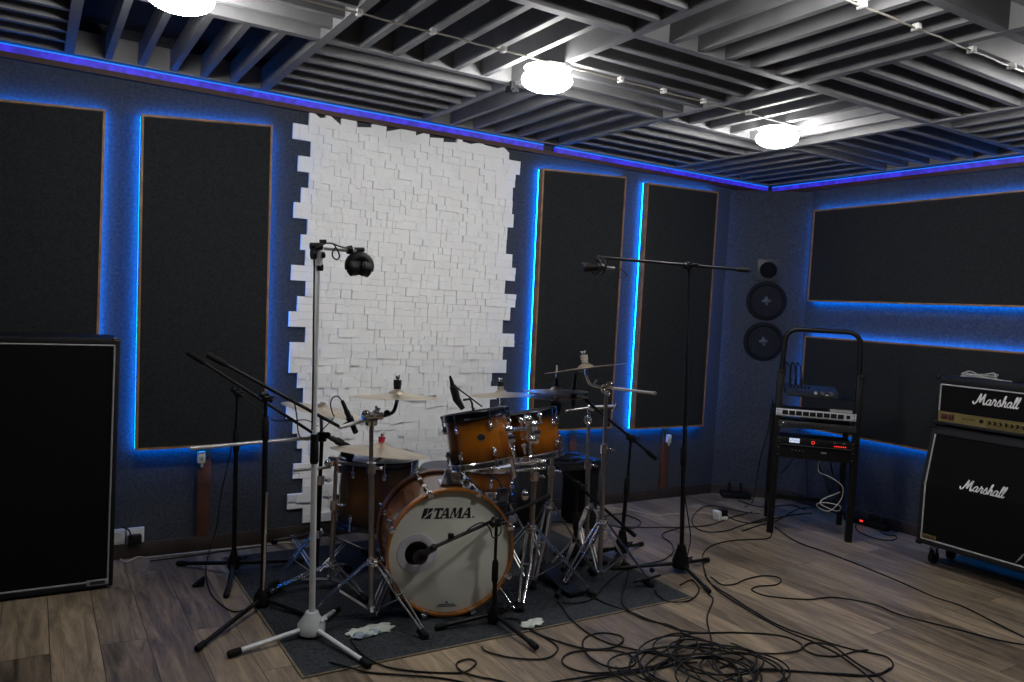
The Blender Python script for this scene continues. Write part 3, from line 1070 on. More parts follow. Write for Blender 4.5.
def cym_top(t, mw, hz, felt='grey_felt', block=None, stem=0.05, sl=0.042):
    """felts, wing nut and stem of the stand under and over a cymbal"""
    P = lambda z: mw @ V((0, 0, z))
    mk('felt', MB().rod(P(hz + 0.001), P(hz + 0.016), 0.016), felt, t)
    mk('felt', MB().rod(P(hz - 0.020), P(hz - 0.006), 0.016), felt, t)
    if block:
        b = MB().rod(P(hz + 0.0165), P(hz + sl), 0.018)
        mk('cymbal_sleeve', b, block, t)
    b = MB().rod(P(hz - stem), P(hz + max(0.045, sl + 0.013)), 0.0042)
    b.rod(P(hz - stem - 0.01), P(hz - 0.021), 0.009)
    mk('threaded_stem', b, 'chrome', t)
    x, y, z = frame_z(mw.to_3x3() @ V((0, 0, 1)))
    c = P(hz + (sl + 0.004 if block else 0.022))
    b = MB().rod(c, c + z * 0.012, 0.009)
    b.tube([c - x * 0.018 + z * 0.014, c + z * 0.006, c + x * 0.018 + z * 0.014], [0.004, 0.007, 0.004], 8)
    mk('wing_nut', b, 'black_plastic' if not block else 'chrome', t)
    return P(hz - stem)


def bent(pts, r, m, t, name='boom_arm', seg=10):
    return mk(name, MB().tube(pts, r, seg), m, t)


# ---- S1: boom stand on the left of the bass drum
b1 = fl(371, 621)
f = [fl(424, 640), fl(306, 622)]
f.append(third(b1, f[0], f[1]))
y1 = b1.y
top1 = at(371.5, 421, y1)
t, tp, sp = tripod('cymbal_stand', 'chrome boom cymbal stand in front of floor tom, left of bass drum', b1, f, at(372, 563, y1).z, top1.z, zsplit=at(371, 468, y1).z, top_xy=(top1.x, top1.y))
cpos = dep(397, 397.5, 3.42)
ct, mw, hz = cymbal('flat pale cymbal with black top on the chrome boom stand', cpos, 0.208, (0.02, 0.075, 1), h=0.018)
low = cym_top(t, mw, hz, 'black_rubber', 'black_plastic', 0.045)
a0 = at(340, 427.5, y1 + 0.02)
a1 = at(372, 418, y1 + 0.02)
bent([a0, a1], 0.0085, 'chrome_lit', t)
bent(cat([a1, at(385, 415.5, y1 + 0.06), at(393, 412, y1 + 0.11), at(396, 405, y1 + 0.135), low], 5), 0.0085, 'black_metal', t, 'tilter_arm')
b = MB().box(at(371.5, 420, y1 + 0.01), (0.05, 0.035, 0.05), bev=0.01)
b.rod(at(363, 416, y1), at(382, 416, y1 + 0.01), 0.016)
b.ball(at(366, 414, y1 - 0.01), 0.018, 12, 8)
b.ball(at(376, 413, y1 - 0.01), 0.016, 12, 8)
mk('boom_tilter', b, 'chrome', t)
wingnut(at(376, 414, y1), (0.2, -0.1, 1), t)
mk('knuckle', MB().ball(at(387, 413, y1 + 0.08), 0.014), 'black_plastic', t)

# ---- S2: stand left behind, carries the low ride
b2 = fl(330.5, 590)
f = [fl(271, 596), fl(364, 604)]
f.append(third(b2, f[0], f[1]))
y2 = b2.y
t, tp, sp = tripod('cymbal_stand', 'chrome cymbal stand beside the floor tom carrying the low cymbal with red felt', b2, f, at(331, 566, y2).z, at(333, 459, y2).z, zsplit=at(332, 505, y2).z)
rp = at(380, 452.5, 3.66)
ct, mw, hz = cymbal('large pale cymbal with a red felt, low over the floor tom', rp, 0.252, (0.115, 0.065, 1), h=0.034)
low = cym_top(t, mw, hz, 'red_felt', 'red_felt', 0.055, 0.028)
bent(cat([at(332.5, 461, y2), at(345, 463, 3.50), at(366, 465, 3.60), V((low.x, low.y, low.z - 0.03)), low], 5), 0.008, 'chrome_dull', t)
b = MB().box(at(332.5, 461, y2), (0.035, 0.035, 0.045), bev=0.008)
b.ball(at(328, 463, y2), 0.017)
mk('boom_tilter', b, 'chrome', t)
bent([at(294, 470.5, y2), at(331, 467, y2)], 0.007, 'chrome_dull', t)
wingnut(at(331, 480, y2), (-1, -0.3, 0), t, 'chrome_dull')
wingnut(at(331, 497, y2), (-1, -0.3, 0), t, 'chrome_dull')

# ---- S3: black-legged stand behind the white one, carries the tilted crash
b3 = fl(315.5, 584)
f = [fl(272, 590), fl(274, 545)]
f.append(fl(366, 556))
y3 = b3.y
t, tp, sp = tripod('cymbal_stand', 'dark cymbal stand behind the white microphone stand with a tilted pale cymbal', b3, f, at(314.5, 535, y3).z, at(318.5, 437, y3).z, zsplit=at(317, 480, y3).z, pole='black_metal')
cp = at(321.5, 410.5, y3 + 0.02)
ct, mw, hz = cymbal('pale cymbal tilted to the right, behind the white microphone stand', cp, 0.190, (0.17, -0.03, 1), m='cymbal', h=0.014)
low = mw @ V((0, 0, -0.01))
mk('felt', MB().rod(mw @ V((0, 0, hz + 0.001)), mw @ V((0, 0, hz + 0.008)), 0.014), 'grey_felt', t)
bent([tp, low], 0.0085, 'chrome_dull', t, 'tilter_arm')
bent([at(190, 448.5, y3), at(320, 437, y3 + 0.01)], 0.0085, 'chrome_lit', t)
b = MB().box(tp, (0.04, 0.035, 0.045), bev=0.008)
b.ball(tp + V((0.02, -0.02, 0.01)), 0.016)
mk('boom_tilter', b, 'black_metal', t)

# ---- S4: centre stand that carries the rack toms
b4 = fl(528, 590)
f = [fl(520, 613), fl(592, 598)]
f.append(third(b4, f[0], f[1]))
y4 = b4.y
t4, tp4, sp = tripod('tom_stand', 'chrome double-braced stand right of the bass drum holding the rack toms', b4, f, at(530, 529, y4).z, at(533.5, 425, y4).z, zsplit=at(532, 476, y4).z, r=0.0135, gap=0.02)
b = MB()
yh4 = 2.86
for (px, py) in ((509, 430), (534, 425)):
    c = at(px, py, yh4)
    b.ball(c, 0.022, 14, 8)
    b.rod(c + V((-0.02, 0, 0.02)), c + V((0.012, 0, -0.075)), 0.0085)
    b.box(c + V((0.004, -0.01, -0.035)), (0.04, 0.03, 0.035), bev=0.007)
b.rod(at(509, 430, yh4), at(534, 428, yh4), 0.0105)
b.box(at(533, 437, yh4), (0.045, 0.045, 0.06), bev=0.01)
b.rod(at(529, 421, yh4 - 0.02), at(531, 455, yh4 - 0.02), 0.011)
b.ball(at(528, 420, yh4 - 0.03), 0.022)
b.ball(at(532, 440, yh4 - 0.03), 0.02)
mk('tom_holder', b, 'chrome', t4)
b = MB().rod(at(512, 464.5, yh4 - 0.01), at(545, 461, yh4 - 0.01), 0.0075)
b.rod(at(512, 471, yh4 - 0.01), at(545, 468, yh4 - 0.01), 0.0075)
b.rod(at(511.5, 458, yh4 - 0.02), at(515, 477, yh4 - 0.02), 0.0095)
mk('cross_arm', b, 'chrome', t4)
for k, (px, py) in enumerate(((513, 450), (521, 420), (524, 446), (540, 415))):
    b = MB().ball(at(px, py, yh4 - 0.03), 0.012, 10, 6)
    b.rod(at(px, py, yh4 - 0.03), at(px + 1.5, py + 8, yh4 - 0.03), 0.006)
    mk('tension_key', b, 'chrome', t4)
mk('drum_clamp', MB().ball(at(525, 495.5, yh4 - 0.02), 0.022, 12, 8, sc=(0.8, 0.8, 1.1)), 'chrome', t4)

# ---- hi-hat
hp = dep(556, 391.5, 3.95)
hb = V((hp.x, hp.y, 0))
f = [hb + V((-0.17, -0.14, 0)), hb + V((0.24, -0.10, 0)), hb + V((0.0, 0.25, 0))]
ht, htp, hsp = tripod('hi_hat_stand', 'hi-hat stand with foot pedal behind the rack toms', hb, f, 0.36, hp.z - 0.11, pole='chrome_dull', m='chrome_dull', zsplit=0.55)
ct, mw, hz = cymbal('upper hi-hat cymbal with shiny bell beside the smaller rack tom', hp, 0.165, (-0.015, 0.055, 1), m='cymbal', h=0.008)
cb, mwb, _ = cymbal('lower hi-hat cymbal just beneath the upper one', hp - V((0, 0, 0.028)), 0.165, (0.015, -0.055, -1), m='cymbal', h=0.008)
mk('pull_rod', MB().rod(V((hp.x, hp.y, hp.z - 0.12)), V((hp.x - 0.004, hp.y, hp.z + 0.135)), 0.0042), 'chrome', ht)
b = MB().rod(hp + V((0, 0, hz + 0.001)), hp + V((0, 0, hz + 0.018)), 0.014)
b.rod(hp + V((0, 0, hz + 0.018)), hp + V((0, 0, hz + 0.045)), 0.009)
mk('clutch', b, 'black_metal', ht)
b = MB().rod(hp - V((0, 0, 0.115)), hp - V((0, 0, 0.058)), 0.026, 0.034)
mk('seat_cup', b, 'black_plastic', ht)
b = MB()
pb = V((hb.x - 0.03, hb.y - 0.1, MZ))
b.prism([pb + V((-0.045, -0.17, 0.012)), pb + V((0.045, -0.17, 0.012)), pb + V((0.045, 0.12, 0.075)), pb + V((-0.045, 0.12, 0.075))], (0, 0, 0.008))
b.box(pb + V((0, -0.19, 0.012)), (0.09, 0.05, 0.022), bev=0.004)
b.rod(pb + V((-0.05, 0.13, 0.08)), pb + V((0.05, 0.13, 0.08)), 0.008)
mk('pedal', b, 'black_metal', ht)

# ---- straight stand behind the toms with a small crash
c4 = dep(501, 395, 4.30)
b8 = V((c4.x, c4.y + 0.01, 0))
f = [b8 + V((0.20, -0.14, 0)), b8 + V((-0.20, -0.10, 0)), b8 + V((0.12, 0.22, 0))]
t, tp, sp = tripod('cymbal_stand', 'straight cymbal stand rising behind the larger rack tom', b8, f, 0.36, c4.z - 0.06, zsplit=0.62, m='chrome_dull')
ct, mw, hz = cymbal('small thin cymbal behind the larger rack tom', c4, 0.178, (-0.045, 0.065, 1), h=0.014)
cym_top(t, mw, hz, 'grey_felt', 'black_plastic', 0.075)

# ---- S7: right boom stand with the crash seen edge-on
b7 = fl(599, 583)
f = [fl(562, 592), fl(650, 588)]
f.append(third(b7, f[0], f[1]))
y7 = b7.y
tpx = at(606.5, 392, y7)
t, tp, sp = tripod('cymbal_stand', 'tall chrome boom cymbal stand at the right edge of the mat', b7, f, at(602, 524, y7).z, tpx.z, zsplit=at(604, 449, y7).z, top_xy=(tpx.x, tpx.y))
c5 = at(585.7, 368.5, y7 + 0.0)
ct, mw, hz = cymbal('brownish crash cymbal at right, tilted and seen edge-on', c5, 0.205, (-0.10, 0.18, 1), m='cymbal_dark', h=0.007)
low = cym_top(t, mw, hz, 'grey_felt', 'grey_felt', 0.05)
bent([at(655, 393.3, y7 + 0.02), at(606, 387.5, y7)], 0.0085, 'chrome_lit', t)
bent(cat([at(606, 387.5, y7), at(598, 386.5, y7), at(591, 384.5, y7), at(587.5, 378, y7), low], 5), 0.0085, 'chrome', t, 'tilter_arm')
b = MB().box(at(606.5, 389, y7), (0.045, 0.035, 0.05), bev=0.01)
b.ball(at(610, 385, y7 - 0.02), 0.02)
b.ball(at(604, 390, y7 - 0.02), 0.016)
b.ball(at(608.5, 394, y7 - 0.02), 0.012)
mk('boom_tilter', b, 'chrome', t)
wingnut(at(593, 384, y7 - 0.01), (0.3, -0.2, 0.4), t)
b = MB().rod(at(655.3, 393.4, y7 + 0.02), at(653, 393.1, y7 + 0.02), 0.0105)
mk('end_cap', b, 'chrome_dull', t)
b = MB().rod(at(641, 581, 2.87), at(660, 575, 2.87), 0.007)
b.ball(at(652, 570, 2.87), 0.014)
b.rod(at(647, 578, 2.87), at(634, 582, 2.87), 0.006)
mk('leg_anchor', b, 'black_metal', t)

# ---- S6: stand with a short level arm
b6 = fl(586, 561)
f = [b6 + V((-0.22, -0.1, 0)), b6 + V((0.12, -0.21, 0)), b6 + V((0.08, 0.24, 0))]
y6 = b6.y
tpx = at(589, 409, y6)
t, tp, sp = tripod('boom_stand', 'chrome stand with short level arm behind the right crash cymbal', b6, f, at(587.5, 508, y6).z, tpx.z, zsplit=at(588, 465, y6).z, top_xy=(tpx.x, tpx.y), gap=0.008, m='chrome_dull')
bent([at(566, 411, y6), at(591, 407.5, y6)], 0.0075, 'chrome_dull', t)
bent([at(591, 407.5, y6), at(613, 406.5, y6)], 0.011, 'chrome_dull', t)
b = MB().ball(at(591, 407.5, y6), 0.022)
mk('boom_tilter', b, 'chrome', t)
b = MB().tube([at(588 + 3.2 * math.cos(2 * PI * k / 14), 420 + 3.6 * math.sin(2 * PI * k / 14), y6 - 0.02) for k in range(14)], [0.0085 if k % 2 else 0.0055 for k in range(14)], 8, closed=True)
mk('ratchet_ring', b, 'chrome', t)
mk('end_key', MB().rod(at(613, 411, y6), at(616.5, 404, y6), 0.006), 'chrome', t)

# ---- snare stand, throne, low black bench
sc_ = dep(481, 474.5, 4.05)
sb = V((sc_.x, sc_.y, 0))
t = thing('snare_stand', 'low chrome tripod basket under the brown snare drum', 'stand', (sb.x, sb.y, MZ))
zb = sc_.z - 0.088
mk('pole', MB().rod(sb + V((0, 0, 0.05)), sb + V((0, 0, zb - 0.06)), 0.012), 'chrome_dull', t)
for k in range(3):
    a = 0.5 + 2 * PI * k / 3
    d = V((math.cos(a), math.sin(a), 0))
    b = MB().tube(cat([sb + V((0, 0, zb - 0.07)), sb + d * 0.1 + V((0, 0, zb - 0.03)), sb + d * 0.186 + V((0, 0, zb - 0.012)), sb + d * 0.196 + V((0, 0, zb + 0.03))], 4), 0.006)
    mk('basket_arm', b, 'chrome', t)
    feet_leg(sb + V((0, 0, 0.24)) + d * 0.02, None, sb + d * 0.20 + V((0, 0, MZ)), t, gap=0.012)
mk('collar', MB().rod(sb + V((0, 0, 0.225)), sb + V((0, 0, 0.255)), 0.02), 'chrome', t)

tc_ = dep(450, 471.5, 4.40)
t = thing('drum_throne', 'round grey padded drum stool behind the bass drum', 'stool', (tc_.x, tc_.y, MZ))
mk('seat', MB().lathe([(0.0, tc_.z - 0.055), (0.164, tc_.z - 0.055), (0.174, tc_.z - 0.045), (0.176, tc_.z + 0.012), (0.164, tc_.z + 0.03), (0.10, tc_.z + 0.04), (0, tc_.z + 0.042)], MX.Translation((tc_.x, tc_.y, 0)), 40), 'seat_vinyl', t)
o = V((tc_.x, tc_.y, 0))
mk('pole', MB().rod(o + V((0, 0, 0.06)), o + V((0, 0, tc_.z - 0.054)), 0.014), 'chrome_dull', t)
for k in range(3):
    a = 0.9 + 2 * PI * k / 3
    d = V((math.cos(a), math.sin(a), 0))
    feet_leg(o + V((0, 0, 0.26)) + d * 0.022, None, o + d * 0.24 + V((0, 0, MZ)), t, gap=0.012)

yb = 3.80
pl, pr_ = at(545, 468, yb), at(600, 468, yb)
zt_ = at(575, 459, yb).z
t = thing('low_bench', 'low black bench with padded top standing behind the hi-hat', 'bench', ((pl.x + pr_.x) / 2, yb, 0))
x0, x1 = pl.x, pr_.x
b = MB().span((x0, yb - 0.02, zt_ - 0.07), (x1, yb + 0.30, zt_ - 0.012), bev=0.012)
mk('seat', b, 'black_gloss', t)
b = MB().lathe([(0.13, 0), (0.135, 0.012), (0.11, 0.03), (0, 0.036)], mat_from(V((1, 0, 0)), V((0, 1, 0)), V((0, 0, 1)), V(((x0 + x1) / 2 + 0.0, yb + 0.13, zt_ - 0.0125))), 32)
mk('cushion', b, 'black_gloss', t)
mk('side_panel', MB().span((x0 + 0.0, yb, MZ), (x0 + 0.06, yb + 0.28, zt_ - 0.071), bev=0.004), 'black_plastic', t)
mk('side_panel', MB().span((x1 - 0.08, yb, MZ), (x1 - 0.005, yb + 0.28, zt_ - 0.071), bev=0.004), 'black_plastic', t)

p = at(502.5, 494.5, 3.10)
t = thing('junction_box', 'small grey square box hanging behind the right side of the bass drum', 'box', p)
mk('casing', MB().box(p, (0.055, 0.03, 0.062), bev=0.004), 'grey_pad', t)
b = MB().tube(cat([p + V((0.028, 0, 0.02)), p + V((0.045, 0, 0.0)), p + V((0.04, 0, -0.05)), V((p.x + 0.06, p.y + 0.05, 0.2)), V((p.x + 0.05, p.y + 0.06, 0.012))], 5), 0.0035, 6)
b.tube(cat([p + V((0, 0.01, 0.031)), p + V((0, 0.05, 0.06)), p + V((-0.02, 0.12, 0.07))], 4), 0.003, 6)
mk('lead', b, 'cable_black', t)

# cloths on the mat
def cloth(px, py, sx, sy, m, label, seed, m2=None):
    rr = random.Random(seed)
    c = fl(px, py, MZ)
    g = MB()
    nx, ny = 14, 8
    vs = []
    for j in range(ny + 1):
        row = []
        for i in range(nx + 1):
            u, v = i / nx - 0.5, j / ny - 0.5
            k = 1 - 0.25 * abs(v) + 0.10 * math.sin(v * 11 + seed)
            z = 0.003 + 0.005 * (math.sin(u * 9 + seed) * math.cos(v * 6 + seed) + 1) + 0.004 * rr.random()
            if i in (0, nx) or j in (0, ny):
                z = 0.003 + 0.006 * rr.random()
            row.append(g.bm.verts.new(V((c.x + u * sx * k + v * 0.03, c.y + v * sy * (1 - 0.5 * abs(u) + 0.12 * math.sin(u * 13 + seed)) + 0.006 * math.sin(u * 8), c.z + z))))
        vs.append(row)
    for j in range(ny):
        for i in range(nx):
            g.face((vs[j][i], vs[j][i + 1], vs[j + 1][i + 1], vs[j + 1][i]))
    o = mk('cleaning_cloth', g, m, loc=c, label=label, cat='cloth')
    md = o.modifiers.new('thick', 'SOLIDIFY')
    md.thickness = 0.003
    md.offset = 1
    return o


cloth(370, 631.5, 0.20, 0.10, 'cloth_pale', 'crumpled pale cloth on the mat beside the left cymbal stand', 2)
cloth(366, 636, 0.11, 0.05, 'cloth_blue', 'blue-grey rag under the crumpled pale cloth on the mat', 5)
cloth(532, 625, 0.11, 0.07, 'cloth_pale', 'small white cloth on the mat edge right of kick microphone stand', 9)

# ======================================================= MICROPHONE STANDS


def mic_stand(label, base, feet, top, zclutch, boom=None, m='black_metal', r=0.0115, base_h=0.10, base_r=0.036, gz=0.0, lift=0.055, name='microphone_stand', grip='black_rubber', foot_r=0.0135):
    """pole on a cone-shaped hub with three straight legs; boom = (rear end, joint, front end)"""
    base = V((base.x, base.y, gz))
    t = thing(name, label, 'stand', base)
    hub = base + V((0, 0, lift))
    b = MB().lathe([(base_r * 0.8, lift - 0.03), (base_r * 1.1, lift - 0.022), (base_r * 1.1, lift + 0.012), (base_r * 0.62, lift + base_h * 0.75), (base_r * 0.5, lift + base_h)], MX.Translation(base), 24)
    mk('hub', b, m, t)
    wingnut(hub + V((0.02, -0.02, 0.03)), (0.6, -0.7, 0.1), t, m)
    for f in feet:
        f = V((f.x, f.y, gz + foot_r))
        d = f - hub
        dn = d.normalized()
        b = MB().rod(hub + dn * 0.025, f - dn * 0.02, 0.0098)
        lg = mk('leg', b, m, t)
        b = MB().tube([f - dn * 0.045, f - dn * 0.02, f + dn * 0.0, f + dn * 0.006], [foot_r * 0.9, foot_r, foot_r, foot_r * 0.7], 12)
        ft_ = mk('rubber_foot', b, 'black_rubber', lg)
    top = V(top)
    cl = base.lerp(top, (zclutch - gz) / (top.z - gz))
    mk('lower_pole', MB().rod(base + V((0, 0, lift + base_h - 0.005)), cl, r), m, t)
    mk('upper_pole', MB().rod(cl - V((0, 0, 0.03)), top, r * 0.68), m, t)
    d = (top - base).normalized()
    b = MB().tube([cl - d * 0.055, cl - d * 0.045, cl + d * 0.03, cl + d * 0.045], [r * 1.1, r * 1.4, r * 1.35, r * 0.9], 16)
    mk('clutch', b, grip, t)
    if boom:
        a, j, e = (V(p) for p in boom)
        dn = (e - a).normalized()
        mk('boom_arm', MB().rod(a, e, 0.0078), m, t)
        b = MB().tube([a - dn * 0.006, a, a + dn * 0.08, a + dn * 0.09], [0.008, 0.0125, 0.0125, 0.008], 12)
        mk('boom_grip', b, grip, t)
        b = MB().ball(j, 0.021, 14, 8, (1, 0.8, 1))
        b.rod(j - V((0, 0.024, 0)), j + V((0, 0.024, 0)), 0.0165)
        b.rod(j - dn * 0.032, j + dn * 0.032, 0.0135)
        b.rod(j, top + (top - j).normalized() * 0.0 + V((0, 0, -0.02)), 0.0105)
        mk('boom_joint', b, 'black_plastic', t)
        wingnut(j - V((0, 0.024, 0)), (0, -1, 0.2), t, 'black_plastic', 1.1)
    return t


def pencil_mic(label, a, b_, clip=None, r=0.0105, group=None, name='microphone'):
    """slim condenser: a = cable end, b_ = capsule end"""
    a, b_ = V(a), V(b_)
    d = (b_ - a).normalized()
    L = (b_ - a).length
    t = thing(name, label, 'microphone', (a + b_) / 2, group=group)
    mk('body', MB().tube([a, a + d * 0.012, a + d * L * 0.3, a + d * L * 0.32, b_ - d * 0.02], [r * 0.55, r * 0.7, r * 0.8, r, r], 14), 'black_metal', t)
    mk('capsule', MB().tube([b_ - d * 0.0195, b_ - d * 0.003, b_], [r * 1.02, r * 1.02, r * 0.8], 14), 'rack_grey', t)
    if clip is not None:
        c = a.lerp(b_, 0.62)
        b = MB().tube([c - d * 0.02, c + d * 0.02], [r * 1.35, r * 1.35], 12)
        b.rod(c, V(clip), 0.006)
        mk('clip', b, 'black_plastic', t)
    return t


def cable(name, label, pts, r=0.0036, m='cable_black', seg=6, n=6, group=None):
    g = MB().tube(cat(pts, n), r, seg)
    return mk(name, g, m, loc=pts[0], label=label, cat='cable', group=group)


# A: farther of the two black boom stands at left
bA = fl(233, 577)
yA = bA.y
jA = at(237.5, 392, yA)
ft_ = [fl(178, 566), fl(226, 599), fl(303, 563)]
mic_stand('farther of two black boom microphone stands at left, nearer the wall', bA, ft_, jA, at(236, 440, yA).z, (at(188, 352.5, yA - 0.02), jA, at(312, 432.5, yA)), lift=0.07, base_h=0.06, base_r=0.026)
pencil_mic('black pencil microphone at boom end pointing down at tilted cymbal', at(323, 434, yA - 0.0), at(349, 446.5, yA + 0.05), at(312, 432, yA), r=0.014)
# B: nearer one
bB = fl(262, 607)
yB = bB.y
jB = at(266, 397, yB)
mic_stand('nearer of two black boom microphone stands at left, beside the mat', bB, [fl(197, 652), fl(290, 583), fl(318, 622)], jB, at(265, 428, yB).z, (at(208, 355, yB - 0.02), jB, at(340, 427, yB + 0.02)), lift=0.04, base_h=0.05, base_r=0.034)
mk('inner_rod', MB().rod(at(266.8, 492, yB - 0.02), at(264.0, 590, yB - 0.02), 0.0065), 'chrome', bpy.data.objects['microphone_stand.001'])
pencil_mic('black pencil microphone hanging upright over floor tom', at(342, 400.5, yB + 0.02), at(356, 433, yB + 0.02), at(340, 427, yB + 0.02), r=0.0125)
cable('microphone_cable', 'short cable loop from upright pencil microphone to its boom', [at(342, 401, yB + 0.02), at(338, 396.5, yB + 0.02), at(333, 397.5, yB + 0.02), at(330.5, 404, yB + 0.02), at(332.5, 413, yB + 0.02), at(334, 417, yB + 0.02), at(328, 424, yB - 0.02), at(320, 432, yB)], 0.003)
cable('microphone_cable', 'cable drooping between the two left booms near white stand', [at(288, 395, yB - 0.02), at(294, 402, yB - 0.03), at(297, 418, yB - 0.03), at(299, 435, yB), at(306, 440, yA), at(318, 437, yA), at(326, 433, yA - 0.01)], 0.003)
cable('microphone_cable', 'thin cable arcing across blue glow between the left booms', [at(237, 392, yA - 0.03), at(258, 408, yA - 0.03), at(272, 419.5, yA - 0.03), at(290, 421, yA - 0.03), at(306, 420, yA - 0.03), at(318, 426, yA - 0.01)], 0.0028)

# white stand with headphones
bW = fl(311, 636)
yW = bW.y
tW = at(318, 258, yW)
t = mic_stand('tall white microphone stand in front of the drum kit', bW, [fl(229, 658), fl(369, 669), fl(338, 612)], tW, at(314.2, 450, yW).z, None, m='white_paint', r=0.0125, base_h=0.062, base_r=0.050, lift=0.04, grip='black_plastic', foot_r=0.0145)
d_ = (tW - bW).normalized()
c_ = at(314.2, 448, yW)
mk('sleeve', MB().rod(at(313.9, 463, yW), at(314.5, 434, yW), 0.0155), 'black_plastic', t)
b = MB().rod(tW + V((0, 0, -0.03)), tW + V((0, 0, 0.035)), 0.02, 0.022)
mk('top_joint', b, 'white_paint', t)
aW = at(314, 247.5, yW)
eW = at(356, 250.5, yW - 0.02)
mk('side_arm', MB().rod(at(320, 247.5, yW), eW, 0.0095), 'white_paint', t)
b = MB().rod(at(310.5, 246.3, yW - 0.03), at(322, 246.3, yW - 0.03), 0.0145)
b.rod(at(320, 241.5, yW), at(326, 241.5, yW), 0.008)
mk('arm_grip', b, 'black_rubber', t)
mk('tightening_knob', MB().rod(at(311.5, 254, yW - 0.04), at(315.5, 254, yW - 0.04), 0.021), 'black_plastic', t)
mk('tightening_knob', MB().rod(at(322.5, 255, yW - 0.02), at(324.5, 255, yW - 0.02), 0.012), 'black_plastic', t)
mk('collar_clamp', MB().box(at(320, 267.5, yW - 0.005), (0.022, 0.026, 0.026), bev=0.004), 'black_plastic', t)
mk('arm_sleeve', MB().rod(at(347, 250, yW - 0.015), at(351.5, 250, yW - 0.015), 0.015, 0.019), 'black_plastic', t)
# headphones hanging from the arm
hc = at(359.5, 265.5, yW - 0.02)
t = thing('headphones', 'black headphones hanging from the arm of the white stand', 'headphones', hc)
pts = []
for k in range(17):
    a = PI * (1.12 - 1.24 * k / 16)
    pts.append(hc + V((0.041 * math.cos(a), 0.0, -0.002 + 0.038 * math.sin(a))))
b = MB().tube(pts, 0.012, 10, flat=1.8)
mk('headband', b, 'black_plastic', t)
mk('hook', MB().rod(hc + V((0, 0, 0.040)), eW, 0.008).rod(at(354, 249.5, yW - 0.02), at(364, 249.5, yW - 0.02), 0.0085), 'black_plastic', t)
for s in (-1, 1):
    c2 = hc + V((s * 0.027, 0.0, -0.012))
    x = V((s, 0, -0.12)).normalized()
    b = MB().tube([c2 - x * 0.018, c2 - x * 0.015, c2 + x * 0.012, c2 + x * 0.020], [0.026, 0.031, 0.032, 0.022], 20)
    ec = mk('ear_cup', b, 'black_plastic', t)
    mk('cushion', MB().tube([c2 - x * 0.027, c2 - x * 0.023, c2 - x * 0.0185], [0.020, 0.029, 0.028], 20), 'black_rubber', ec)
cable('headphone_cable', 'black cable running from headphones down the white stand', [at(352, 249, yW - 0.03), at(340, 246.5, yW - 0.035), at(332, 243.5, yW - 0.04), at(325, 243.5, yW - 0.04), at(321, 246, yW - 0.045)][::1] + [at(314.6, 250, yW - 0.055), at(314.3, 270, yW - 0.03), at(313.6, 320, yW - 0.022), at(313, 380, yW - 0.02), at(312, 430, yW - 0.022)], 0.0035)
cable('headphone_cable', 'small cable loop beside the headphones', [at(333, 243.5, yW - 0.045), at(337, 249, yW - 0.045), at(339.5, 256, yW - 0.045), at(337, 259.5, yW - 0.045), at(333, 257, yW - 0.045), at(332.5, 252, yW - 0.045), at(336, 247, yW - 0.045)], 0.003)

# big black boom stand on the right
bG = fl(680, 572)
yG = bG.y
tG = at(689.5, 267, yG)
mic_stand('tall black boom stand standing right of the drum mat', bG, [fl(709, 594), fl(708, 562), fl(612, 571)], tG, at(684, 455, yG).z, (at(748, 270.5, yG), at(687.5, 265.5, yG - 0.01), at(597, 257, yG - 0.02)), base_r=0.042, base_h=0.10, lift=0.05, r=0.0125)
mc = at(594.5, 266.5, yG - 0.02)
t = thing('studio_microphone', 'large black studio microphone in a shock mount on the right boom', 'microphone', mc)
mk('body', MB().tube([at(582, 267.5, yG - 0.02), at(583, 267.5, yG - 0.02), at(596, 267, yG - 0.02), at(601, 267, yG - 0.02), at(606, 267.5, yG - 0.02)], [0.020, 0.0235, 0.0235, 0.019, 0.009], 20), 'black_metal', t)
g = MB()
for px in (596, 600.5):
    c2 = at(px, 266.5, yG - 0.02)
    pts = [c2 + V((0, 0.040 * math.cos(a), 0.040 * math.sin(a))) for a in [2 * PI * k / 20 for k in range(20)]]
    g.tube(pts, 0.004, 8, closed=True)
for k in range(4):
    a = 2 * PI * k / 4 + 0.6
    dd = V((0, 0.040 * math.cos(a), 0.040 * math.sin(a)))
    g.rod(at(596, 266.5, yG - 0.02) + dd, at(600.5, 266.5, yG - 0.02) + dd, 0.003)
    for px in (596, 600.5):
        c2 = at(px, 266.5, yG - 0.02)
        g.rod(c2 + dd, c2 + dd * 0.55, 0.0018)
g.rod(at(598, 266.5, yG - 0.02) + V((0, 0, 0.03)), at(597, 257, yG - 0.02), 0.007)
mk('shock_mount', g, 'black_plastic', t)
mk('connector', MB().rod(at(605.5, 267.5, yG - 0.02), at(614, 268, yG - 0.02), 0.008), 'chrome_dull', t)
cable('microphone_cable', 'thin cable loop behind the large studio microphone', [at(613, 268, yG - 0.02), at(620, 269, yG - 0.02), at(626, 273, yG - 0.02), at(626.5, 276.5, yG - 0.02), at(621, 277.5, yG - 0.02), at(616, 275, yG - 0.01)], 0.002)
cable('microphone_cable', 'cable hanging beside the pole of the right boom stand', [at(687.5, 300, yG - 0.02), at(688, 380, yG - 0.03), at(686, 450, yG - 0.05), at(684.5, 490, yG - 0.06), at(688.5, 520, yG - 0.1), at(690.5, 538, yG - 0.1), fl(688, 553, 0.03), fl(684, 566, 0.004)], 0.0033)

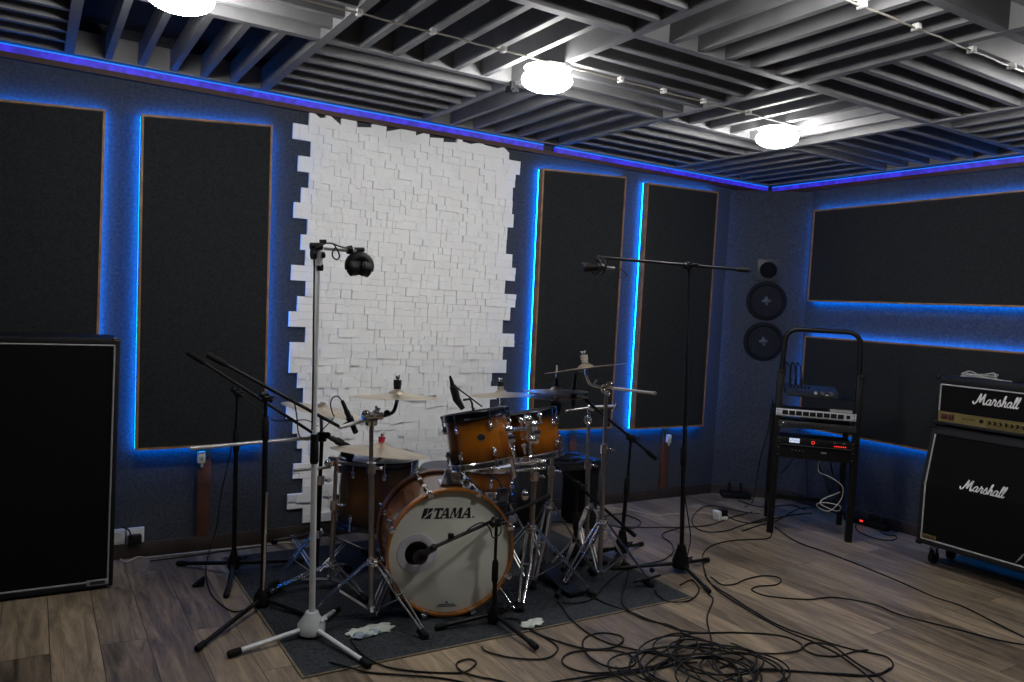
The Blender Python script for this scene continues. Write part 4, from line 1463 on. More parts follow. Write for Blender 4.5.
# kick drum stand
bK = fl(493.5, 624)
yK = bK.y
jK = at(496.5, 521.5, yK)
mic_stand('low black microphone stand in front of the bass drum', bK, [fl(436, 632), fl(536, 652), fl(521, 604)], jK, at(494.5, 570, yK).z, (at(549, 496, yK + 0.16), jK, at(432, 548, yK - 0.04)), base_r=0.029, base_h=0.045, lift=0.04, r=0.0105, gz=MZ)
mcK = km @ V((-0.140, -0.010, 0.035))
t = thing('kick_microphone', 'fat black microphone in front of the bass drum port', 'microphone', mcK)
hd = (at(434, 547.5, yK - 0.035) - mcK).normalized()
mk('grille', MB().ball(mcK - hd * 0.0 + V((0, 0, 0)), 0.031, 20, 12), 'rack_grey', t)
mk('body', MB().tube([mcK + hd * 0.012, mcK + hd * 0.03, mcK + hd * 0.075, mcK + hd * 0.085], [0.0305, 0.029, 0.019, 0.012], 20), 'black_metal', t)
b = MB().rod(mcK + hd * 0.05, at(434, 547.5, yK - 0.035), 0.012, 0.015)
b.box(at(451, 536.5, yK - 0.03), (0.022, 0.02, 0.026), bev=0.004)
mk('clip', b, 'black_plastic', t)
cable('microphone_cable', 'cable along the low boom in front of the bass drum', [at(440, 545, yK - 0.05), at(462, 535, yK - 0.05), at(470, 528, yK - 0.05), at(480, 523, yK - 0.05), at(486, 524, yK - 0.045), at(490.5, 530, yK - 0.035), at(493, 537.5, yK - 0.04), at(499.5, 534.5, yK - 0.04), at(501, 528, yK - 0.04), at(497, 524, yK - 0.04), at(492, 528, yK - 0.035)], 0.003)

# stand right behind the kit, boom over the hi-hat
bR = fl(621, 556)
yR = bR.y
jR = at(631, 438, yR)
mic_stand('black boom stand behind the right cymbal stand, reaching over the hi-hat', bR, [fl(601, 553), fl(642, 546), fl(612, 568)], jR, at(628, 485, yR).z, (at(655.5, 458.5, yR - 0.02), jR, at(581, 396, yR - 0.06)), lift=0.05)
pencil_mic('black pencil microphone pointing down at the hi-hat', at(575.5, 373.5, yR - 0.1), at(572.5, 409, yR - 0.1), at(581, 396, yR - 0.06), r=0.012)
cable('microphone_cable', 'cable loop at the top of the hi-hat microphone', [at(575.5, 374, yR - 0.1), at(579, 372, yR - 0.1), at(588, 374, yR - 0.1), at(592, 385, yR - 0.09), at(586, 397, yR - 0.08), at(600, 412, yR - 0.09)], 0.003)

# low stand for the snare
bS = fl(574, 566, MZ)
yS = bS.y
jS = at(577.5, 484.5, yS)
mic_stand('low black boom stand behind the hi-hat with steeply sloping boom', bS, [fl(606, 566), fl(557, 600), fl(556, 556)], jS, at(576.5, 520, yS).z, (at(634.5, 535.5, yS + 0.02), jS, at(546, 457, yS - 0.02)), gz=MZ, lift=0.05)
pencil_mic('small black microphone aimed under the smaller rack tom', at(544, 455.5, yS - 0.02), at(531, 462, 3.3), None, r=0.0125)

# clip-on microphone on the large rack tom
p0, p1, p2 = at(450, 376, 3.12), at(455.5, 390, 3.12), at(463, 409, 3.10)
t = thing('clip_microphone', 'black clip-on microphone standing on the rim of the larger rack tom', 'microphone', p2)
b = MB().tube([p0, at(451.5, 381, 3.12), at(452.5, 386, 3.12)], [0.005, 0.0085, 0.011], 12)
mk('connector', b, 'black_metal', t)
b = MB().tube([at(452.5, 386, 3.12), at(454, 389, 3.12), at(456.5, 399, 3.115), p2], [0.015, 0.019, 0.018, 0.011], 14)
mk('body', b, 'black_metal', t)
b = MB().tube(cat([at(454, 385, 3.12), at(462, 391.5, 3.12), at(472, 399, 3.12), at(482, 406.5, 3.12)], 4), 0.0036, 8)
b.tube([at(463.5, 400, 3.12), at(470, 399, 3.12), at(472, 403, 3.12), at(472.5, 408, 3.12)], 0.0055, 8)
mk('gooseneck', b, 'black_plastic', t)
q = at(473, 409, 3.10)
b = MB().rod(q + V((0, 0, 0.006)), V((q.x + 0.004, q.y - 0.006, q.z - 0.045)), 0.007)
b.box(V((q.x + 0.004, q.y - 0.010, q.z - 0.040)), (0.03, 0.03, 0.022), bev=0.004)
mk('rim_clip', b, 'black_plastic', t)
p = at(347, 456, 3.62)
t = thing('clip_microphone', 'small blue-black clip-on microphone on the rim of the floor tom', 'microphone', p)
mk('body', MB().tube([p + V((-0.03, 0, 0.012)), p + V((-0.01, 0, 0.012)), p + V((0.03, 0, -0.006))], [0.012, 0.019, 0.014], 14), 'mixer_blue', t)
mk('clip', MB().box(p + V((0.015, 0.01, -0.03)), (0.03, 0.03, 0.05), bev=0.006), 'black_plastic', t)

# ================================================================ AMPLIFIERS
# big bass cabinet at left
x1, x0, yf = 0.340, -0.32, 3.872
zt = 1.138
yb_ = 4.180
t = thing('bass_cabinet', 'big black bass speaker cabinet with silver piping at the left edge', 'speaker cabinet', ((x0 + x1) / 2, (yf + yb_) / 2, 0))
g = MB().span((x0, yf + 0.02, 0.012), (x1, yb_, zt), bev=0.010)
mk('casing', g, 'tolex', t)
g = MB()
for a, b_ in (((x0, yf, 0.012), (x0 + 0.022, yf + 0.021, zt)), ((x1 - 0.018, yf, 0.012), (x1, yf + 0.021, zt)), ((x0 + 0.022, yf, zt - 0.028), (x1 - 0.018, yf + 0.021, zt)), ((x0 + 0.022, yf, 0.012), (x1 - 0.018, yf + 0.021, 0.036))):
    g.span(a, b_, bev=0.004)
mk('front_edge', g, 'tolex', t)
mk('grille', MB().span((x0 + 0.022, yf + 0.006, 0.036), (x1 - 0.018, yf + 0.0195, zt - 0.028)), 'grille_cloth', t)
g = MB()
zi0, zi1, xi0, xi1 = 0.039, zt - 0.031, x0 + 0.0255, x1 - 0.0215
for a, b_ in (((xi0, zi0), (xi1, zi0)), ((xi1, zi0), (xi1, zi1)), ((xi1, zi1), (xi0, zi1)), ((xi0, zi1), (xi0, zi0))):
    g.rod((a[0], yf + 0.005, a[1]), (b_[0], yf + 0.005, b_[1]), 0.0042, seg=8)
mk('piping', g, 'piping_silver', t)
for x in (x0 + 0.014, x1 - 0.014):
    mk('corner_cap', MB().box((x, yf + 0.01, zt - 0.004), (0.032, 0.028, 0.016), bev=0.005), 'chrome', t)
pn = at(97.5, 582.5, yf)
bd = mk('name_plate', MB().box((pn.x, yf + 0.002, pn.z), (0.088, 0.006, 0.026), bev=0.002), 'piping_silver', t)
g = MB().box((pn.x, yf - 0.0014, pn.z), (0.060, 0.0012, 0.015))
mk('lettering', g, 'rack_grey', bd)
for dx in (-0.037, 0.037):
    mk('screw', MB().ball((pn.x + dx, yf - 0.0012, pn.z), 0.003, 8, 6), 'chrome', bd)
for x in (x0 + 0.06, x1 - 0.06):
    for y in (yf + 0.06, yb_ - 0.05):
        mk('foot', MB().rod((x, y, 0), (x, y, 0.0125), 0.02), 'black_rubber', t)

# script lettering of the guitar amplifier
SCRIPT = [
    [(-0.17, 0.24), (-0.16, 0.08), (-0.04, 0.0), (0.10, 0.12), (0.22, 0.5), (0.34, 0.98)],
    [(0.34, 0.98), (0.36, 0.6), (0.40, 0.16)], [(0.40, 0.16), (0.56, 0.6), (0.72, 0.98)], [(0.72, 0.98), (0.70, 0.5), (0.74, 0.1), (0.82, 0.02), (0.94, 0.14)],
    [(1.32, 0.46), (1.18, 0.52), (1.04, 0.38), (1.00, 0.16), (1.10, 0.02), (1.24, 0.12), (1.33, 0.44)], [(1.33, 0.48), (1.29, 0.14), (1.36, 0.02), (1.48, 0.14)],
    [(1.48, 0.14), (1.56, 0.48), (1.60, 0.62), (1.64, 0.48), (1.78, 0.48)], [(1.78, 0.48), (1.72, 0.14), (1.78, 0.02), (1.90, 0.14)],
    [(1.90, 0.14), (2.06, 0.60), (2.10, 0.44), (2.18, 0.20), (2.12, 0.02), (1.96, 0.04)], [(2.14, 0.04), (2.30, 0.14)],
    [(2.28, 0.12), (2.44, 0.66), (2.48, 0.98), (2.40, 0.92), (2.36, 0.5), (2.34, 0.02)], [(2.35, 0.2), (2.48, 0.48), (2.58, 0.46), (2.56, 0.14), (2.62, 0.02), (2.74, 0.14)],
    [(3.08, 0.46), (2.94, 0.52), (2.80, 0.38), (2.76, 0.16), (2.86, 0.02), (3.00, 0.12), (3.09, 0.44)], [(3.09, 0.48), (3.05, 0.14), (3.12, 0.02), (3.24, 0.14)],
    [(3.22, 0.12), (3.40, 0.66), (3.43, 1.0), (3.34, 0.94), (3.29, 0.5), (3.30, 0.08), (3.38, 0.02), (3.48, 0.14)],
    [(3.46, 0.12), (3.64, 0.66), (3.67, 1.0), (3.58, 0.94), (3.53, 0.5), (3.54, 0.08), (3.62, 0.02), (3.74, 0.16)],
]


def script(m, s, rr=0.052):
    """the brand script in local x (along), y (up), raised along z"""
    g = MB()
    for k, st in enumerate(SCRIPT):
        pts = cat([V(((x + 0.22 * y) * s, y * s, 0.0)) for x, y in st], 6)
        w_ = 1.35 if k in (0, 1, 2, 3) else 1.0
        g.tube([m @ p for p in pts], rr * s * w_, 8)
    return g


# guitar cabinet with angled front; front faces the room along -x
xf, ya, yz = 4.45, 2.546, 1.80
zb0, zmid, ztop = 0.126, 0.478, 0.815
xt = xf + 0.075                       # where the angled front ends at the top
xbk = 4.80
t = thing('guitar_cabinet', 'black guitar speaker cabinet with slanted front and white script, on casters', 'speaker cabinet', ((xf + xbk) / 2, (ya + yz) / 2, 0))
prof = [(xf + 0.018, zb0), (xbk, zb0), (xbk, ztop), (xt + 0.018, ztop), (xf + 0.018, zmid)]
g = MB().prism([(x, ya, z) for x, z in prof], (0, yz - ya, 0))
mk('casing', g, 'tolex', t, smooth=False)
E_ = 0.020
for (nm, y0_, y1_) in (('side_cheek', ya, ya - E_), ('side_cheek', yz, yz + E_)):
    g = MB().prism([(xf - 0.002, ya if y0_ == ya else yz + E_, z) if False else (x, y0_, z) for x, z in ((xf, zb0), (xf + 0.0175, zb0), (xf + 0.0175, zmid), (xt + 0.0175, ztop), (xt, ztop), (xf, zmid))], (0, y1_ - y0_, 0))
    mk(nm, g, 'tolex', t, smooth=False)
g = MB().span((xf, yz + E_, zb0), (xf + 0.0175, ya - E_, zb0 + 0.028), bev=0.003)
mk('bottom_rail', g, 'tolex', t)
g = MB().prism([(xt - 0.010, ya - E_, ztop - 0.045), (xt + 0.0075, ya - E_, ztop - 0.045), (xt + 0.0175, ya - E_, ztop), (xt, ya - E_, ztop)], (0, yz - ya + 2 * E_, 0))
mk('top_rail', g, 'tolex', t, smooth=False)
g = MB()
g.prism([(xf + 0.006, ya - E_, zb0 + 0.028), (xf + 0.0172, ya - E_, zb0 + 0.028), (xf + 0.0172, ya - E_, zmid), (xf + 0.006, ya - E_, zmid)], (0, yz - ya + 2 * E_, 0))
mk('lower_grille', g, 'grille_cloth', t, smooth=False)
g = MB()
g.prism([(xf + 0.006, ya - E_, zmid), (xf + 0.0172, ya - E_, zmid), (xt + 0.0072, ya - E_, ztop - 0.0455), (xt - 0.004, ya - E_, ztop - 0.0455)], (0, yz - ya + 2 * E_, 0))
mk('upper_grille', g, 'grille_cloth', t, smooth=False)
g = MB()
pp = [(xf + 0.002, zb0 + 0.032), (xf + 0.002, zmid), (xt - 0.008, ztop - 0.049)]
yy0, yy1 = ya - E_ - 0.005, yz + E_ + 0.005
for y in (yy0, yy1):
    g.tube([(x, y, z) for x, z in pp], 0.0042, 8)
for x, z in (pp[0],):
    g.rod((x, yy0, z), (x, yy1, z), 0.0042, seg=8)
mk('piping', g, 'piping_white', t)
for y in (ya - 0.01, yz + 0.01):
    for x, z in ((xf + 0.012, zb0 + 0.006), (xt + 0.012, ztop - 0.006)):
        mk('corner_cap', MB().box((x, y, z), (0.034, 0.034, 0.03), bev=0.008), 'black_plastic', t)
g = MB().box((xf + 0.001, yy0 - 0.044, zb0 + 0.044), (0.004, 0.085, 0.036), bev=0.001)
pl = mk('name_plate', g, 'gold_dark', t)
g = MB()
for k in range(6):
    g.box((xf - 0.0015, yy0 - 0.018 - k * 0.0095, zb0 + 0.044), (0.0012, 0.006 if k != 4 else 0.002, 0.011))
mk('lettering', g, 'black_plastic', pl, smooth=False)
# logo on the angled half, near its lower edge
tl = V((xt - xf, 0, ztop - zmid)).normalized()
nf = V((-tl.z, 0, tl.x))
o_ = onp(961.5, 489, V((xf + 0.004, 0, zmid)), nf)
lm = mat_from(V((0, -1, 0)), tl, nf, o_)
mk('script_logo', script(lm, 0.0595), 'white_logo', t)
for x in (xf + 0.10, xbk - 0.06):
    for y in (ya - 0.045, yz + 0.045):
        g = MB().box((x, y, zb0 - 0.008), (0.07, 0.07, 0.014), bev=0.004).rod((x, y, zb0 - 0.014), (x, y, zb0 - 0.034), 0.014)
        g.box((x + 0.010, y - 0.017, zb0 - 0.05), (0.032, 0.004, 0.05)).box((x + 0.010, y + 0.017, zb0 - 0.05), (0.032, 0.004, 0.05))
        cs = mk('caster', g, 'chrome_dull', t)
        mk('wheel', MB().rod((x + 0.012, y - 0.013, 0.037), (x + 0.012, y + 0.013, 0.037), 0.0365, seg=20), 'black_rubber', cs)
g = MB()
yv = onp(1021, 553, V((xf, 0, 0)), V((-1, 0, 0))).y
for k in range(5):
    g.rod((xf + 0.004, yv, 0.20), (xf - 0.003, yv + 0.026 * math.cos(0.7 + k * 0.4), 0.20 + 0.03 * math.sin(0.7 * k - 1.2)), 0.004, 0.002, 6)
mk('corner_emblem', g, 'piping_silver', t)

# amplifier head on top
za, zh = ztop + 0.014, 1.108
xh, xhb = 4.505, 4.745
yh0, yh1 = 2.534, 1.81
t = thing('amplifier_head', 'black guitar amplifier head with gold control strip on the slanted cabinet', 'amplifier', (4.62, 2.14, ztop))
g = MB().span((xh + 0.02, yh1, za), (xhb, yh0, zh), bev=0.012)
mk('casing', g, 'tolex', t)
g = MB()
g.span((xh, yh0 - 0.022, za), (xh + 0.021, yh0, zh), bev=0.005).span((xh, yh1, za), (xh + 0.021, yh1 + 0.022, zh), bev=0.005)
g.span((xh, yh1 + 0.022, zh - 0.042), (xh + 0.021, yh0 - 0.022, zh), bev=0.005).span((xh, yh1 + 0.022, za), (xh + 0.021, yh0 - 0.022, za + 0.018), bev=0.005)
mk('front_edge', g, 'tolex', t)
zg = za + 0.078
mk('grille', MB().span((xh + 0.008, yh1 + 0.022, zg), (xh + 0.0195, yh0 - 0.022, zh - 0.042)), 'grille_cloth', t, smooth=False)
cp = mk('control_panel', MB().span((xh + 0.007, yh1 + 0.022, za + 0.0185), (xh + 0.0195, yh0 - 0.022, zg - 0.002)), 'gold_panel', t, smooth=False)
g = MB()
y0_, y1_, z1_ = yh0 - 0.027, yh1 + 0.027, zh - 0.047
g.rod((xh + 0.006, y0_, zg + 0.002), (xh + 0.006, y0_, z1_), 0.004, seg=8).rod((xh + 0.006, y0_, z1_), (xh + 0.006, y1_, z1_), 0.004, seg=8).rod((xh + 0.006, y1_, z1_), (xh + 0.006, y1_, zg + 0.002), 0.004, seg=8)
mk('piping', g, 'piping_white', t)
zc = (za + 0.0185 + zg - 0.002) / 2 + 0.003
for k in range(2):
    y = yh0 - 0.058 - k * 0.040
    mk('rocker_switch', MB().box((xh + 0.004, y, zc), (0.012, 0.030, 0.030), bev=0.003), 'red_rocker', cp)
g = MB().box((xh + 0.0062, yh0 - 0.195, zc), (0.001, 0.07, 0.010))
mk('panel_print', g, 'gold_dark', cp, smooth=False)
mk('input_jack', MB().rod((xh + 0.008, yh0 - 0.265, zc), (xh - 0.002, yh0 - 0.265, zc), 0.011, 0.008), 'black_plastic', cp)
for k in range(12):
    y = yh0 - 0.305 - k * 0.029
    if y < yh1 + 0.05:
        break
    kn = mk('knob', MB().rod((xh + 0.008, y, zc), (xh - 0.008, y, zc), 0.0105, 0.0085, 14), 'black_plastic', cp)
    mk('knob_cap', MB().rod((xh - 0.0082, y, zc), (xh - 0.0095, y, zc), 0.006, 0.006, 12), 'gold_panel', kn)
o_ = onp(974.5, 403.6, V((xh + 0.006, 0, 0)), V((-1, 0, 0)))
mk('script_logo', script(mat_from(V((0, -1, 0)), V((0, 0, 1)), V((-1, 0, 0)), o_), 0.061), 'white_logo', t)
for y in (yh0 - 0.01, yh1 + 0.01):
    for z in (za + 0.008, zh - 0.008):
        mk('corner_cap', MB().box((xh + 0.012, y, z), (0.034, 0.030, 0.026), bev=0.008), 'black_plastic', t)
for x in (xh + 0.05, xhb - 0.04):
    for y in (yh0 - 0.06, yh1 + 0.06):
        mk('foot', MB().rod((x, y, ztop + 0.0005), (x, y, za + 0.004), 0.016), 'black_rubber', t)
mk('handle', MB().tube(cat([(4.63, 2.22, zh - 0.003), (4.63, 2.20, zh + 0.012), (4.63, 2.10, zh + 0.018), (4.63, 2.0, zh + 0.012), (4.63, 1.98, zh - 0.003)], 4), 0.010, 8, flat=2), 'black_rubber', t)
rr = random.Random(11)
pts = []
for k in range(46):
    a = k * 0.62
    pts.append((4.63 + 0.05 * math.cos(a * 1.07) + rr.uniform(-0.01, 0.01), 2.36 + 0.075 * math.sin(a) + rr.uniform(-0.015, 0.015), zh + 0.008 + 0.036 * (0.5 + 0.5 * math.sin(a * 0.37)) * rr.random()))
cable('cable_bundle', 'pale cable bundle lying coiled on top of amplifier head', pts + [(4.62, 2.26, zh + 0.006), (4.60, 2.17, zh + 0.005)], 0.003, 'cable_white')

# ================================================================ RACK
P0 = V((4.12, 3.33, 0))
du = V((0.68, -0.733, 0)).normalized()
dn_ = V((0.733, 0.68, 0)).normalized()        # away from the camera
RW = 0.475


def RP(u, z, d=0.0):
    return P0 + du * u + dn_ * d + V((0, 0, z))


Rr = MX((du, dn_, V((0, 0, 1)))).transposed()
t = thing('equipment_rack', 'black open equipment rack with an arched tube handle', 'rack', P0 + du * RW / 2 + dn_ * 0.2)
for u in (0.0, RW):
    mk('upright', MB().box(RP(u, 0.53, 0.0), (0.040, 0.05, 1.06), R=Rr, bev=0.004), 'black_metal', t)
    mk('skid', MB().box(RP(u, 0.155, 0.22), (0.035, 0.42, 0.03), R=Rr, bev=0.004), 'black_metal', t)
    mk('rear_upright', MB().box(RP(u, 0.40, 0.42), (0.035, 0.035, 0.80), R=Rr, bev=0.004), 'black_metal', t)
    mk('upper_rail', MB().box(RP(u, 0.77, 0.22), (0.025, 0.40, 0.025), R=Rr, bev=0.004), 'black_metal', t)
    b = MB().rod(RP(u, 1.06, -0.03), RP(u, 1.06, -0.052), 0.013, 0.012)
    mk('handle_knob', b, 'chrome', t)
pts = [RP(0.004, 1.02), RP(0.012, 1.255)] + [RP(0.012 + 0.08 * (1 - math.cos(a)), 1.255 + 0.075 * math.sin(a)) for a in [PI / 2 * k / 6 for k in range(1, 7)]]
pts += [RP(RW - 0.092 + 0.08 * math.sin(a), 1.255 + 0.075 * math.cos(a)) for a in [PI / 2 * k / 6 for k in range(0, 7)]] + [RP(RW - 0.004, 1.02)]
mk('arched_handle', MB().tube(pts, 0.0155, 12), 'black_metal', t)
mk('cross_bar', MB().box(RP(RW / 2, 0.155, 0.42), (RW - 0.04, 0.03, 0.03), R=Rr, bev=0.003), 'black_metal', t)
mk('cross_bar', MB().box(RP(RW / 2, 0.515, 0.20), (RW - 0.04, 0.03, 0.03), R=Rr, bev=0.003), 'black_metal', t)
mk('shelf', MB().box(RP(RW / 2 + 0.02, 0.902, 0.15), (RW - 0.07, 0.30, 0.008), R=Rr, bev=0.002), 'black_metal', t)

# mixer on the shelf
t = thing('audio_mixer', 'small blue-lit mixer on the top shelf of the rack', 'mixer', RP(0.2, 0.906, 0.1))
c = RP(0.195, 0.938, 0.11)
bd = mk('body', MB().prism([RP(0.04, 0.907, 0.02), RP(0.04, 0.907, 0.20), RP(0.04, 0.962, 0.20), RP(0.04, 0.938, 0.02)], du * 0.315), 'mixer_blue', t, smooth=False)
mk('rim', MB().box(RP(0.1975, 0.911, 0.0165), (0.315, 0.006, 0.008), R=Rr), 'rack_grey', t, smooth=False)
for k in range(6):
    mk('knob', MB().rod(RP(0.075 + k * 0.022, 0.946, 0.09), RP(0.075 + k * 0.022, 0.960, 0.085), 0.006, 0.005, 10), 'black_plastic', t)
mk('dial', MB().rod(RP(0.222, 0.928, 0.019), RP(0.222, 0.928, 0.006), 0.011, 0.009, 16), 'label_grey', t)
for k in range(2):
    mk('jog_wheel', MB().rod(RP(0.262 + k * 0.055, 0.929, 0.019), RP(0.262 + k * 0.055, 0.929, 0.008), 0.014, 0.011, 16), 'cone_cap', t)
mk('button', MB().box(RP(0.289, 0.918, 0.017), (0.020, 0.006, 0.010), R=Rr, bev=0.002), 'label_grey', t)
for k in range(3):
    u = 0.075 + 0.035 * k
    g = MB().tube(cat([RP(u, 0.955, 0.17), RP(u - 0.004, 1.02, 0.17), RP(u - 0.012, 1.08, 0.18), RP(u - 0.03, 1.10, 0.22), RP(u - 0.03, 1.0, 0.25)], 4), 0.004, 6)
    g.rod(RP(u, 0.952, 0.17), RP(u, 1.005, 0.17), 0.0075)
    mk('plug', g, 'cable_black', t)


def rack_unit(name, label, cat_, z, hgt, face, depth=0.22, u0=0.004, u1=RW - 0.004, d0=-0.028):
    t = thing(name, label, cat_, RP(RW / 2, z - hgt / 2, 0.1))
    mk('faceplate', MB().box(RP((u0 + u1) / 2, z, d0), (u1 - u0, 0.005, hgt), R=Rr, bev=0.0015), face, t)
    mk('chassis', MB().box(RP(RW / 2, z, d0 + 0.0035 + depth / 2), (RW - 0.05, depth, hgt - 0.006), R=Rr, bev=0.002), 'black_metal', t)
    for u in (u0 + 0.012, u1 - 0.012):
        for dz in (-hgt * 0.28, hgt * 0.28):
            mk('screw', MB().rod(RP(u, z + dz, d0 - 0.0025), RP(u, z + dz, d0 - 0.0055), 0.0045, 0.004, 8), 'chrome', t)
    return t


t = rack_unit('power_distributor', 'silver power strip with a row of black switches in the rack', 'power unit', 0.795, 0.046, 'silver_face', d0=-0.030, u0=-0.014, u1=RW - 0.010)
for k in range(9):
    u = 0.042 + k * 0.0415
    sw = mk('switch', MB().box(RP(u, 0.795, -0.0335), (0.035, 0.004, 0.028), R=Rr, bev=0.001), 'black_plastic', t)
mk('main_switch', MB().box(RP(0.418, 0.795, -0.0335), (0.022, 0.004, 0.022), R=Rr, bev=0.001), 'black_gloss', t)
t = thing('small_receiver', 'thin light grey strip unit lying on the silver power strip', 'device', RP(0.37, 0.82, 0))
mk('casing', MB().box(RP(0.375, 0.829, 0.02), (0.135, 0.08, 0.017), R=Rr, bev=0.003), 'rack_grey', t)
mk('front_label', MB().box(RP(0.375, 0.829, -0.0215), (0.132, 0.002, 0.015), R=Rr), 'label_grey', t, smooth=False)

t = rack_unit('patch_panel', 'dark grey unit with small dots just under the silver power strip', 'audio unit', 0.720, 0.044, 'rack_grey')
for k in range(9):
    mk('knob', MB().rod(RP(0.07 + k * 0.028, 0.722, -0.031), RP(0.07 + k * 0.028, 0.722, -0.040), 0.006, 0.005, 10), 'black_plastic', t)
mk('indicator', MB().ball(RP(0.035, 0.728, -0.031), 0.003, 8, 6), 'led_white', t)

t = rack_unit('effects_processor', 'black unit with bright display and red lights in the rack', 'audio unit', 0.615, 0.044, 'black_plastic')
mk('display', MB().box(RP(0.110, 0.618, -0.0315), (0.062, 0.002, 0.028), R=Rr), 'lcd_screen', t, smooth=False)
g = MB()
for k in range(5):
    g.box(RP(0.087 + k * 0.0115, 0.618 + (0.004 if k % 2 else -0.003), -0.0327), (0.007, 0.0004, 0.006), R=Rr)
mk('display_text', g, 'label_grey', t, smooth=False)
mk('wheel', MB().rod(RP(0.245, 0.614, -0.031), RP(0.245, 0.614, -0.042), 0.013, 0.012, 16), 'black_gloss', t)
mk('red_light', MB().lathe([(0.010, 0), (0.010, 0.0012), (0.007, 0.0012), (0.007, 0)], mat_from(du, V((0, 0, 1)), -dn_, RP(0.222, 0.614, -0.031)), 16, False, False), 'led_red', t)
for k in range(6):
    mk('red_light', MB().box(RP(0.352 + k * 0.0125, 0.603, -0.0315), (0.007, 0.002, 0.006), R=Rr), 'led_red', t, smooth=False)
for k in range(4):
    mk('button', MB().box(RP(0.35 + k * 0.018, 0.625, -0.0315), (0.011, 0.003, 0.005), R=Rr), 'label_grey' if k in (0, 3) else 'rack_grey', t, smooth=False)

t = rack_unit('power_amplifier', 'black power amplifier at the bottom of the rack', 'audio unit', 0.545, 0.082, 'black_metal', depth=0.32)
mk('front_lip', MB().box(RP(RW / 2, 0.589, -0.038), (RW - 0.045, 0.02, 0.005), R=Rr, bev=0.001), 'rack_grey', t)
for k in range(4):
    mk('indicator', MB().ball(RP(0.10 + k * 0.022, 0.556, -0.031), 0.003, 8, 6), 'label_grey', t)
mk('badge', MB().box(RP(0.29, 0.555, -0.0315), (0.032, 0.002, 0.010), R=Rr), 'label_grey', t, smooth=False)

# leads of the rack
for k, (lab, pts) in enumerate((
    ('black lead hanging left under the rack beside its upright', [(806, 458), (807, 470), (807, 488), (806, 502)]),
    ('black lead hanging under the middle of the rack', [(816, 458), (820, 468), (826, 482), (829, 497), (824, 507)]),
    ('black lead hanging right of centre under the rack', [(829, 458), (832, 470), (834, 482), (829, 497), (835, 506)]),
    ('black lead sagging left from the power amplifier', [(794, 458), (788, 466), (781, 474)]))):
    cable('rack_lead', lab, [onp(px, py, P0 + dn_ * (0.05 + 0.03 * k), -dn_) for px, py in pts], 0.004)
W = [(819, 458), (818.5, 471), (827.5, 475.7), (835.7, 480.5), (842.6, 487), (842, 497), (837, 505), (829, 511), (820.7, 509), (816.6, 504.5), (825, 502.5), (840, 506), (838, 511), (828, 508), (820, 503), (825, 498), (833, 495), (840, 492)]
cable('network_cable', 'white cable coil hanging below the rack units', [onp(px, py, P0 + dn_ * (0.02 + 0.012 * math.sin(k * 1.7)), -dn_) for k, (px, py) in enumerate(W)], 0.003, 'cable_white')
cable('rack_lead', 'thin black lead slanting down left of the rack to the floor', [RP(-0.03, 0.86, 0.1), at(768, 430, 3.55), at(760, 460, 3.62), fl(753, 500, 0.03), fl(745, 507, 0.006)], 0.0035)

# small things on the floor
p = fl(719, 520)
t = thing('power_adapter', 'small white power adapter with black plug on the floor left of rack', 'adapter', p)
mk('casing', MB().box(p + V((-0.02, 0, 0.036)), (0.03, 0.06, 0.066), R=MX.Rotation(rad(-12), 3, 'Y'), bev=0.006), 'white_plastic', t)
mk('base', MB().box(p + V((0.022, 0.0, 0.012)), (0.07, 0.06, 0.022), bev=0.005), 'white_plastic', t)
mk('plug', MB().box(p + V((0.03, 0.005, 0.047)), (0.07, 0.05, 0.044), bev=0.008), 'black_plastic', t)
p = fl(874, 526)
p = V((4.93, p.y + 0.03, 0.0))
t = thing('power_strip', 'black power strip with a glowing red switch by the right wall', 'power strip', p)
mk('casing', MB().box(p + V((0, 0, 0.022)), (0.06, 0.32, 0.042), bev=0.006), 'black_plastic', t)
mk('switch', MB().box(p + V((-0.031, 0.02, 0.030)), (0.004, 0.022, 0.012), bev=0.001), 'led_red', t)
for k in range(3):
    mk('plug', MB().rod(p + V((0, -0.03 - 0.05 * k, 0.042)), p + V((-0.005, -0.03 - 0.05 * k, 0.085)), 0.019, 0.015), 'black_rubber', t)
p = fl(198, 586)
g = MB().prism([p + V((-0.028, -0.02, 0.001)), p + V((0.022, -0.02, 0.001)), p + V((0.030, -0.02, 0.042)), p + V((0.015, -0.02, 0.034))], (0.0, 0.035, 0))
t = mk('door_wedge', g, 'black_rubber', loc=p, label='small black rubber wedge lying on planks by the left microphone stands', cat='wedge')
t.modifiers.new('soft', 'BEVEL').width = 0.003
p = fl(735, 497) + nrm * 0.035
t = thing('pedal_board', 'flat black box on the floor under corner loudspeaker', 'device', p)
mk('casing', MB().box(p + V((0.02, 0.02, 0.022)), (0.22, 0.12, 0.04), R=MX.Rotation(rad(-35), 3, 'Z'), bev=0.006), 'black_plastic', t)
for k in range(2):
    mk('plug', MB().rod(p + V((-0.02 + 0.07 * k, 0.05 - 0.05 * k, 0.042)), p + V((-0.02 + 0.07 * k, 0.05 - 0.05 * k, 0.115)), 0.012, 0.009), 'black_rubber', t)

# ================================================================== CABLES
CZ = random.Random(21)


def px_cable(label, pts, r=0.0036, m='cable_black', name='floor_cable', group=None, n=7, ends=None):
    out = []
    for k, (px, py) in enumerate(pts):
        q = fl(px, py, 0.0)
        on_mat = 0.855 < q.x < 2.79 and 2.675 < q.y < 4.11
        z = r + 0.0008 + (MZ if on_mat else 0.0) + CZ.uniform(0.0, 0.003)
        q = fl(px, py, z)
        q.y = min(q.y, D - 0.026)
        q.x = min(q.x, XR - 0.026)
        out.append(q)
    if ends:
        out = out + ends
    return cable(name, label, out, r, m, n=n, group=group)


